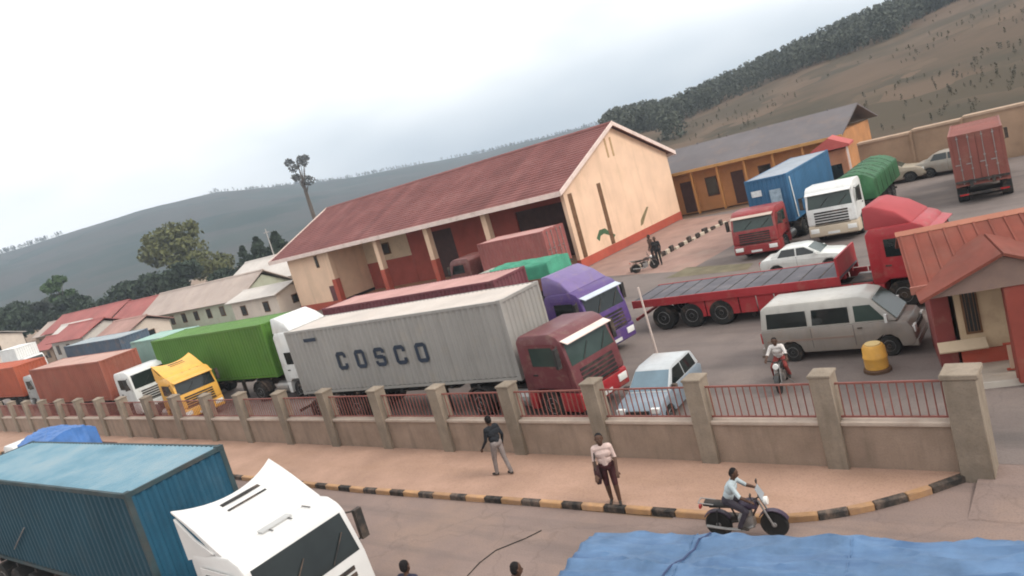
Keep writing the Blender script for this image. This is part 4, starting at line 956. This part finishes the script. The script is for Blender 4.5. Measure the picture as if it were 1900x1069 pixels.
ride = {'pelvis': (-.28, 0, .93), 'chest': (-.14, 0, 1.22), 'neck': (-.06, 0, 1.40), 'head': (0, 0, 1.55), 'face': (.2, 0, 1.53)}
for S, sg in (('L', 1), ('R', -1)):
    ride.update({'hip'+S: (-.24, sg*.1, .9), 'kn'+S: (.14, sg*.21, .72), 'an'+S: (-.06, sg*.25, .38), 'toe'+S: (.1, sg*.26, .31),
                 'sh'+S: (-.08, sg*.19, 1.34), 'el'+S: (.1, sg*.3, 1.12), 'wr'+S: (.26, sg*.33, 1.045), 'palm'+S: (.4, sg*.33, 1.0)})
person('person in pale blue shirt riding the dark motorcycle at the kerb', (-7.05, 13.0, 0), R(10), ride, cloth('paleblue', (.40, .46, .48)), cloth('dark', (.04, .035, .045)), True, scale=.9)
motorcycle('black motorcycle standing in the yard in front of the minibus', (-8.95, 20.8, .13), R(-80), paint('moto_black', (.03, .03, .03), .2), False)
person('person in white shirt and red trousers sitting on the yard motorcycle', (-8.95, 20.8, .13), R(-80), ride, cloth('white', (.62, .58, .55)), cloth('red', (.2, .04, .035)), True, scale=.9)

motorcycle('dark motorcycle parked at the striped kerb beside the warehouse gable', (-24.4, 40.4, .13), R(35), paint('moto_brown', (.05, .03, .025), .3), False)
person('person in dark clothes standing at the striped kerb by the gable', (-24.0, 41.6, .13), R(-70), stand(.02, .06), cloth('charcoal', (.03, .028, .028)), cloth('black3', (.022, .02, .02)), False)
person('person in brown shirt standing at the far end of the striped kerb', (-25.1, 42.9, .13), R(-120), stand(.02, .1), cloth('brown2', (.1, .06, .045)), cloth('black4', (.03, .027, .03)), True)

# ------------------------------------------------------------------ left background: low buildings
def house(label, x0, x1, y0, y1, wz, rz_, wallm, roofm, nwin=4, z0=0., name='house', over=.5, door=True):
    t = thing(name, label, 'house', (0, 0, 0))
    ym = (y0+y1)/2
    b = MB().prism([(y0, z0), (y1, z0), (y1, wz), (ym, wz+(rz_-wz)*.86), (y0, wz)], x0, x1, 'x'); b.build('wall', wallm, t)
    k = (rz_-wz)/((y1-y0)/2); za = wz-k*over+.12
    r_ = MB(); r_.slab([(x0-over, y0-over, za), (x1+over, y0-over, za), (x1+over, ym, rz_+.12), (x0-over, ym, rz_+.12)], .08)
    r_.slab([(x1+over, y1+over, za), (x0-over, y1+over, za), (x0-over, ym, rz_+.12), (x1+over, ym, rz_+.12)], .08)
    rr = r_.build('roof', roofm, t)
    MB().prism([(ym-.2, rz_+.16), (ym, rz_+.3), (ym+.2, rz_+.16)], x0-over, x1+over, 'x').build('ridge_cap', roofm, rr)
    for i in range(nwin):
        x = x0+(x1-x0)*(i+.5)/nwin
        w_ = box('window', (x-.55, x+.55, y0-.05, y0+.05, z0+(wz-z0)*.4, z0+(wz-z0)*.82), slitm, t); box('pane', (x-.47, x+.47, y0-.07, y0-.03, z0+(wz-z0)*.43, z0+(wz-z0)*.79), glass, w_)
    # end wall window
    w_ = box('window', (x1-.05, x1+.05, ym-.5, ym+.5, z0+(wz-z0)*.45, z0+(wz-z0)*.8), slitm, t); box('pane', (x1+.03, x1+.07, ym-.42, ym+.42, z0+(wz-z0)*.48, z0+(wz-z0)*.77), glass, w_)
    return t
pale_green = M('pale_green_wall', (.42, .44, .34), .9, .12, .5, dirt=.3); palew = M('pale_wall', (.6, .52, .44), .9, .1, .5, dirt=.25)
beige_roof = M('beige_tin_roof', (.38, .31, .27), .8, .15, .3, dirt=.3); pale_roof = M('pale_tin_roof', (.5, .46, .42), .75, .12, .3, dirt=.25)
redroof2 = M('red_tin_roof', (.30, .09, .08), .75, .2, .3, dirt=.35)
house('long low pale green building with row of windows behind green container', -104, -78.6, 44.5, 51.5, 2.8, 4.9, pale_green, beige_roof, 8)
house('wide building with pale grey tin roof left of the warehouse', -98, -69.5, 53.5, 63, 3.3, 5.7, palew, pale_roof, 6)
house('small white house with dark window against the warehouse end', -77.6, -68.6, 42.6, 47, 2.7, 3.3, palew, pale_roof, 2)
house('long house with faded red roof beyond the slate container', -150, -122, 47, 55, 2.9, 4.9, palew, redroof2, 6)
house('white walled house with red roof among the far trees', -112, -101, 35.5, 41.5, 3.0, 4.3, M('bright_white_wall', (.56, .52, .47), .9, .08, .5, dirt=.15), redroof2, 3)
house('orange walled house with red roof beside the pale green building', -120, -106.5, 46.5, 54, 2.6, 4.6, M('orange_wall', (.5, .25, .13), .9, .15, .5, dirt=.3), redroof2, 3)
house('white gabled house at the left edge below dark trees', -165, -140, 33, 41, 4.6, 6.0, palew, pale_roof, 3)
house('low house with dusty pink roof beside the bright white walled one', -99, -90.5, 36.5, 41.5, 2.4, 3.5, palew, M('dusty_pink_tin', (.34, .2, .17), .8, .2, .4, dirt=.4), 3)
house('low shed with rusty red roof behind the slate container', -121, -114, 36, 40.5, 2.2, 3.3, M('mud_wall', (.36, .26, .19), .9, .15, .5, dirt=.3), redroof2, 2)
house('small house with pale tin roof between two red roofed houses', -128, -117, 40.5, 45.5, 2.6, 4.0, palew, pale_roof, 3)
house('brown walled hut with grey roof under the dark trees at left', -158, -146, 48, 54, 2.6, 4.2, M('mud_wall', (.36, .26, .19)), beige_roof, 3)
# white lorry far left
flat_lorry('white lorry far off at the left edge of the yard', (-108, 30.5, .13), R(0), whitep, 6.0)
container('white box container at the far left edge of the yard', (-108, 30.5, 1.15), R(0), M('white_box', (.7, .7, .68), .6, .08, dirt=.2), length=6.06, height=2.9)
flat_lorry('teal cab lorry parked beyond the orange red container', (-84, 25.5, .13), R(0), paint('teal_cab2', (.12, .25, .27)), 6.0)

# ------------------------------------------------------------------ hills
def vnoise(x, y, seed=0):
    x = np.asarray(x, float); y = np.asarray(y, float)
    def h(i, j): 
        v = np.sin(i*127.1+j*311.7+seed*74.7)*43758.5453; return v-np.floor(v)
    i = np.floor(x); j = np.floor(y); u = x-i; v = y-j; u = u*u*(3-2*u); v = v*v*(3-2*v)
    return (h(i, j)*(1-u)+h(i+1, j)*u)*(1-v)+(h(i, j+1)*(1-u)+h(i+1, j+1)*u)*v
def fbm(x, y, seed=0): return sum(vnoise(x*2**k, y*2**k, seed+k)/2**k for k in range(5))/1.94
def hill_mat(name, cols, scale, seed):
    mt = bpy.data.materials.new(name); mt.use_nodes = True; n = mt.node_tree.nodes; l = mt.node_tree.links; b = n['Principled BSDF']
    b.inputs['Roughness'].default_value = .95; b.inputs['Specular IOR Level'].default_value = .1
    t = n.new('ShaderNodeTexCoord'); v = n.new('ShaderNodeTexVoronoi'); v.inputs['Scale'].default_value = scale; v.feature = 'F1'
    nz = n.new('ShaderNodeTexNoise'); nz.inputs['Scale'].default_value = scale*1.6; nz.inputs['Detail'].default_value = 8
    mp = n.new('ShaderNodeMapping'); mp.inputs['Scale'].default_value = (1, 1, 2.5); mp.inputs['Location'].default_value = (seed, seed*2, 0)
    l.new(t.outputs['Object'], mp.inputs[0]); l.new(mp.outputs[0], nz.inputs['Vector'])
    wv = n.new('ShaderNodeMix'); wv.data_type = 'VECTOR'; wv.inputs['Factor'].default_value = .12
    sca = n.new('ShaderNodeVectorMath'); sca.operation = 'SCALE'; sca.inputs[3].default_value = 60/ max(scale*60, .5)
    l.new(nz.outputs['Color'], sca.inputs[0]); ad = n.new('ShaderNodeVectorMath'); ad.operation = 'ADD'; l.new(mp.outputs[0], ad.inputs[0]); l.new(sca.outputs[0], ad.inputs[1])
    l.new(ad.outputs[0], v.inputs['Vector'])
    sep = n.new('ShaderNodeSeparateColor'); l.new(v.outputs['Color'], sep.inputs[0])
    mixf = n.new('ShaderNodeMath'); mixf.operation = 'MULTIPLY_ADD'; mixf.inputs[1].default_value = .45; l.new(sep.outputs[0], mixf.inputs[0])
    m2 = n.new('ShaderNodeMath'); m2.operation = 'MULTIPLY'; m2.inputs[1].default_value = .6; l.new(nz.outputs['Fac'], m2.inputs[0]); l.new(m2.outputs[0], mixf.inputs[2])
    rp = n.new('ShaderNodeValToRGB'); el = rp.color_ramp.elements
    while len(el) < len(cols): el.new(.5)
    for i, c_ in enumerate(cols): el[i].position = .22+.5*i/(len(cols)-1); el[i].color = (*c_, 1)
    l.new(mixf.outputs[0], rp.inputs[0]); l.new(rp.outputs[0], b.inputs['Base Color'])
    return mt
def crest_pt(px, py, D):
    d = camray(px, py); s_ = D/math.hypot(d.x, d.y); return (d.x*s_, d.y*s_, CAM_H+d.z*s_)
def hill(name, crest, near, mat, back, nrow=46, seed=1, amp=1., sub=10):
    # crest: list of (px,py,distance,nearDistance) skyline samples turned into a real ridge line
    cr = []
    for a, b in zip(crest[:-1], crest[1:]):
        for k in range(sub): cr.append(tuple(a[q]+(b[q]-a[q])*k/sub for q in range(4)))
    cr.append(crest[-1])
    vs_ = []; n = len(cr)
    for (px, py, D, Dn) in cr:
        X, Y, Z = crest_pt(px, py, D); ux, uy = X/D, Y/D
        for j in range(nrow+1):
            t = j/nrow*1.5
            dist = Dn+(D-Dn)*t if t < 1 else D+(t-1)*2*back
            if t < 1: z = Z*(.35*t+.65*(t*t*(3-2*t)))
            else: z = Z*max(0, 1-((t-1)*2)**1.6)
            x, y = ux*dist, uy*dist
            vs_.append([x, y, z, t])
    V = np.array(vs_); t = V[:, 3]
    nn = fbm(V[:, 0]/90, V[:, 1]/90, seed)-.5
    V[:, 2] += nn*amp*np.clip(t*2, 0, 1)*np.clip(abs(1-t)*5, .12, 1)*16
    V[:, 2] = np.maximum(V[:, 2], -.5*(t < 1))
    V[t <= 0, 2] = -.6; V[t >= 1.499, 2] = -6
    b = MB(); m_ = nrow+1
    b.add(V[:, :3].tolist(), [(i*m_+j, (i+1)*m_+j, (i+1)*m_+j+1, i*m_+j+1) for i in range(n-1) for j in range(nrow)])
    o = b.build(name, mat); me = o.data; me.polygons.foreach_set('use_smooth', [True]*len(me.polygons))
    return tag(o, kind='structure'), V[:, :3], m_
far_m = hill_mat('far_hill_fields', [(.026, .044, .044), (.038, .054, .05), (.066, .066, .064), (.045, .06, .055)], .012, 3)
near_m = hill_mat('near_hill_fields', [(.042, .038, .024), (.062, .05, .033), (.105, .072, .048), (.125, .086, .058), (.07, .054, .035)], .03, 8)
hl_o, HLV, hlm = hill('hill_far', [(-500, 560, 1150, 420), (-250, 520, 1150, 400), (0, 473, 1150, 380), (150, 425, 1150, 360), (300, 381, 1150, 340), (400, 357, 1150, 330), (520, 349, 1200, 330), (620, 336, 1300, 330), (760, 310, 1400, 340), (880, 288, 1400, 340), (1000, 262, 1300, 320), (1130, 228, 1200, 300), (1300, 170, 1150, 300)], 0, far_m, 500, seed=2)
hr_o, HRV, hrm = hill('hill_near', [(1090, 262, 300, 130), (1150, 226, 310, 110), (1250, 208, 330, 100), (1400, 140, 350, 95), (1550, 72, 350, 92), (1700, 14, 340, 90), (1800, -30, 330, 88), (1900, -72, 320, 86), (2100, -150, 320, 86), (2500, -290, 320, 86)], 0, near_m, 160, seed=5, amp=.35)

# ------------------------------------------------------------------ trees
def leaf_m(name, col): return M(name, col, .8, .35, .5, spec=.2)
dark_leaf = leaf_m('dark_leaf', (.035, .05, .03)); olive_leaf = leaf_m('olive_leaf', (.11, .115, .045)); green_leaf = leaf_m('green_leaf', (.06, .10, .04)); grey_leaf = leaf_m('grey_leaf', (.06, .07, .055))
wispy_leaf = leaf_m('wispy_leaf', (.10, .105, .10)); wood_leaf = leaf_m('wood_leaf', (.075, .083, .062)); far_leaf = leaf_m('far_leaf', (.026, .040, .032)); scrub_leaf = leaf_m('scrub_leaf', (.062, .055, .033))
bark = M('bark', (.09, .065, .045), .95, .3, 3)
def leaves(mb, centre, rad, n, size, r_, flat=1.0):
    c_ = np.array(centre)
    d = r_.normal(size=(n, 3)); d /= np.linalg.norm(d, axis=1)[:, None]
    p = c_+d*(rad*r_.uniform(.35, 1.0, (n, 1))**.6)*np.array([1, 1, flat])
    a = r_.normal(size=(n, 3)); a /= np.linalg.norm(a, axis=1)[:, None]
    b_ = np.cross(a, r_.normal(size=(n, 3))); b_ /= np.linalg.norm(b_, axis=1)[:, None]
    s_ = size*r_.uniform(.6, 1.3, (n, 1)); a = a*s_; b_ = b_*s_*.6
    o = len(mb.v)
    mb.v += np.stack([p-a, p+b_, p+a, p-b_], 1).reshape(-1, 3).tolist()
    mb.f += [[o+4*i, o+4*i+1, o+4*i+2, o+4*i+3] for i in range(n)]; mb.m += [0]*n
def tree(label, loc, h, cw, leafm, seed, style='round', name='tree', n=2600, group='trees beyond the yard', size=.35):
    r_ = np.random.default_rng(seed); t = thing(name, label, 'tree', loc, 0, group)
    tr = MB(); crown = MB(); base = h*(.3 if style == 'round' else .12 if style == 'cone' else .62)
    tr.tube((0, 0, -.5), (r_.normal()*.15, 0, base), h*.022+.08, h*.016+.05, 8); tr.tube((0, 0, base*.98), (.2, .1, h*.92), h*.016+.05, .04, 7)
    if style == 'cone':
        k = 16
        for i in range(k):
            z = base+(h-base)*i/k; rr = cw*(1-i/k)**.8*r_.uniform(.75, 1.1)
            for q in range(4):
                a = r_.uniform(0, 6.28); leaves(crown, (rr*.45*math.cos(a), rr*.45*math.sin(a), z), max(rr*.6, .3), n//(k*4), size, r_, .7)
    else:
        k = 15 if style == 'round' else 7
        for i in range(k):
            a = r_.uniform(0, 6.28); q = r_.uniform(.25, .95)**.6*cw*.75; z = base+(h-base)*r_.uniform(.15, .88)
            shrink = math.sqrt(max(.15, 1-((z-base)/(h-base)*2-1)**2)); q *= shrink
            c_ = (q*math.cos(a), q*math.sin(a), z)
            tr.tube((.05, 0, base*.9+(z-base)*.3), c_, h*.008+.03, .02, 5)
            leaves(crown, c_, cw*r_.uniform(.28, .48), n//k, size, r_, .75)
    tr.build('trunk', bark, t); crown.build('crown', leafm, t)
    return t
def ray_at(px, py, D): return crest_pt(px, py, D)
def plant_tree(label, px, ptop, D, base_z, cw, leafm, seed, style, n=2600, size=.35):
    x, y, z = crest_pt(px, ptop, D); tree(label, (x, y, base_z), max(z-base_z, 3), cw, leafm, seed, style, n=n, size=size)
plant_tree('large olive tree standing behind the red roofed houses', 305, 418, 190, -.1, 8.5, olive_leaf, 1, 'round', 4200, .5)
plant_tree('smaller olive tree right of the large olive tree', 375, 465, 180, -.1, 6.5, olive_leaf, 2, 'round', 2600, .45)
plant_tree('dark conifer nearest the warehouse roof end', 507, 428, 150, -.1, 4.2, dark_leaf, 3, 'cone', 3000, .4)
plant_tree('dark conifer left of the one at the roof end', 472, 438, 150, -.1, 4.0, dark_leaf, 4, 'cone', 3000, .4)
plant_tree('thin conifer between olive tree and dark conifers', 446, 455, 155, -.1, 3.2, dark_leaf, 41, 'cone', 2200, .4)
plant_tree('lone tall tree with bare trunk rising above the skyline', 545, 285, 260, -.1, 5.5, wispy_leaf, 5, 'tall', 520, .6)
plant_tree('slim green tree above the dark bushes at left', 95, 508, 200, -.1, 3.6, green_leaf, 6, 'round', 2400, .45)
plant_tree('dark tree beside the slim green tree at left', 125, 552, 195, -.1, 4.5, dark_leaf, 7, 'round', 2400, .45)
plant_tree('dark spreading tree at the far left edge', 20, 565, 200, -.1, 7, dark_leaf, 8, 'round', 2600, .5)
plant_tree('dark tree over the white gabled house', 60, 560, 210, -.1, 6, grey_leaf, 9, 'round', 2600, .5)
plant_tree('dark tree behind the faded red roof', 175, 560, 185, -.1, 5.5, dark_leaf, 10, 'round', 2400, .45)
plant_tree('dark bushy tree left of the large olive tree', 245, 520, 185, -.1, 7, dark_leaf, 11, 'round', 3000, .5)
plant_tree('dark bushy tree under the large olive tree', 320, 490, 170, -.1, 5.5, dark_leaf, 12, 'round', 2600, .45)
plant_tree('dark green tree between olive trees and warehouse', 420, 500, 160, -.1, 4.2, dark_leaf, 13, 'round', 2200, .45)
x, y, z = crest_pt(492, 425, 120)
t = thing('utility_pole', 'thin pale pole standing between the dark conifers', 'pole', (x, y, 0))
MB().tube((0, 0, -.3), (0, 0, z), .11, .07, 8).build('shaft', M('pole_grey', (.4, .38, .36), .8, .1), t); MB().box(-.7, .7, -.05, .05, z-.6, z-.48).build('cross_arm', M('pole_grey', (.4, .38, .36)), t)
# wood along the crest and in folds of the near hill: one mass
def wood(name, label, V, m_, count, sel, mat, hmin, hmax, seed):
    r_ = np.random.default_rng(seed); mb = MB(); rows = V.reshape(-1, m_, 3); k = 0; tries = 0
    while k < count and tries < count*30:
        tries += 1
        i = r_.uniform(0, len(rows)-1.01); j = r_.uniform(0, m_-1.01); i0, j0 = int(i), int(j); u, v = i-i0, j-j0
        p = rows[i0, j0]*(1-u)*(1-v)+rows[i0+1, j0]*u*(1-v)+rows[i0, j0+1]*(1-u)*v+rows[i0+1, j0+1]*u*v
        if not sel(i/(len(rows)-1), j/(m_-1)*1.5, p, r_): continue
        h = r_.uniform(hmin, hmax); w_ = h*r_.uniform(.16, .3)
        mb.tube((p[0], p[1], p[2]-.6), (p[0], p[1], p[2]+h*.6), h*.02, h*.01, 4)
        for q in range(4): leaves(mb, (p[0]+r_.normal()*w_*.3, p[1]+r_.normal()*w_*.3, p[2]+h*(.3+.2*q)), w_*(1.15-.2*q), 14, h*.085, r_, 1.2)
        k += 1
    return tag(mb.build(name, mat), label, None, None, 'stuff')
def sel_crest(a, t, p, r_):
    return (.34+.45*vnoise(p[0]/28, p[1]/28, 3)) < t < 1.03 and (.06 < a < .66) and fbm(p[0]/40, p[1]/40, 9) > .28
def sel_patch(a, t, p, r_):
    return t < .75 and fbm(p[0]/22, p[1]/22, 4) > .5
wood('wood', 'dark line of conifers along the crest of the near hill', HRV, hrm, 2600, sel_crest, wood_leaf, 2.6, 6.5, 3)
wood('scrub', 'dark scrub in folds of the near hill', HRV, hrm, 500, sel_patch, scrub_leaf, .4, 1.2, 6)
wood('far_wood', 'distant trees scattered over the far hill', HLV, hlm, 900, lambda a, t, p, r_: .9 < t < 1.02 and fbm(p[0]/150, p[1]/150, 7) > .4, far_leaf, 3, 6.5, 12)

# ------------------------------------------------------------------ haze
hz = MB().box(-2100, 900, -60, 2100, -9, 210)
hz = hz.build('haze', []) if False else link('haze', hz.mesh('haze', []))
hm = bpy.data.materials.new('haze'); hm.use_nodes = True; n = hm.node_tree.nodes; n.clear()
o_ = n.new('ShaderNodeOutputMaterial'); pv = n.new('ShaderNodeVolumePrincipled')
pv.inputs['Color'].default_value = (.74, .86, 1.0, 1); pv.inputs['Density'].default_value = .00045; pv.inputs['Anisotropy'].default_value = .2
hm.node_tree.links.new(pv.outputs[0], o_.inputs['Volume']); hz.data.materials.append(hm)
tag(hz, 'thin pale haze filling the valley air', None, None, 'stuff')
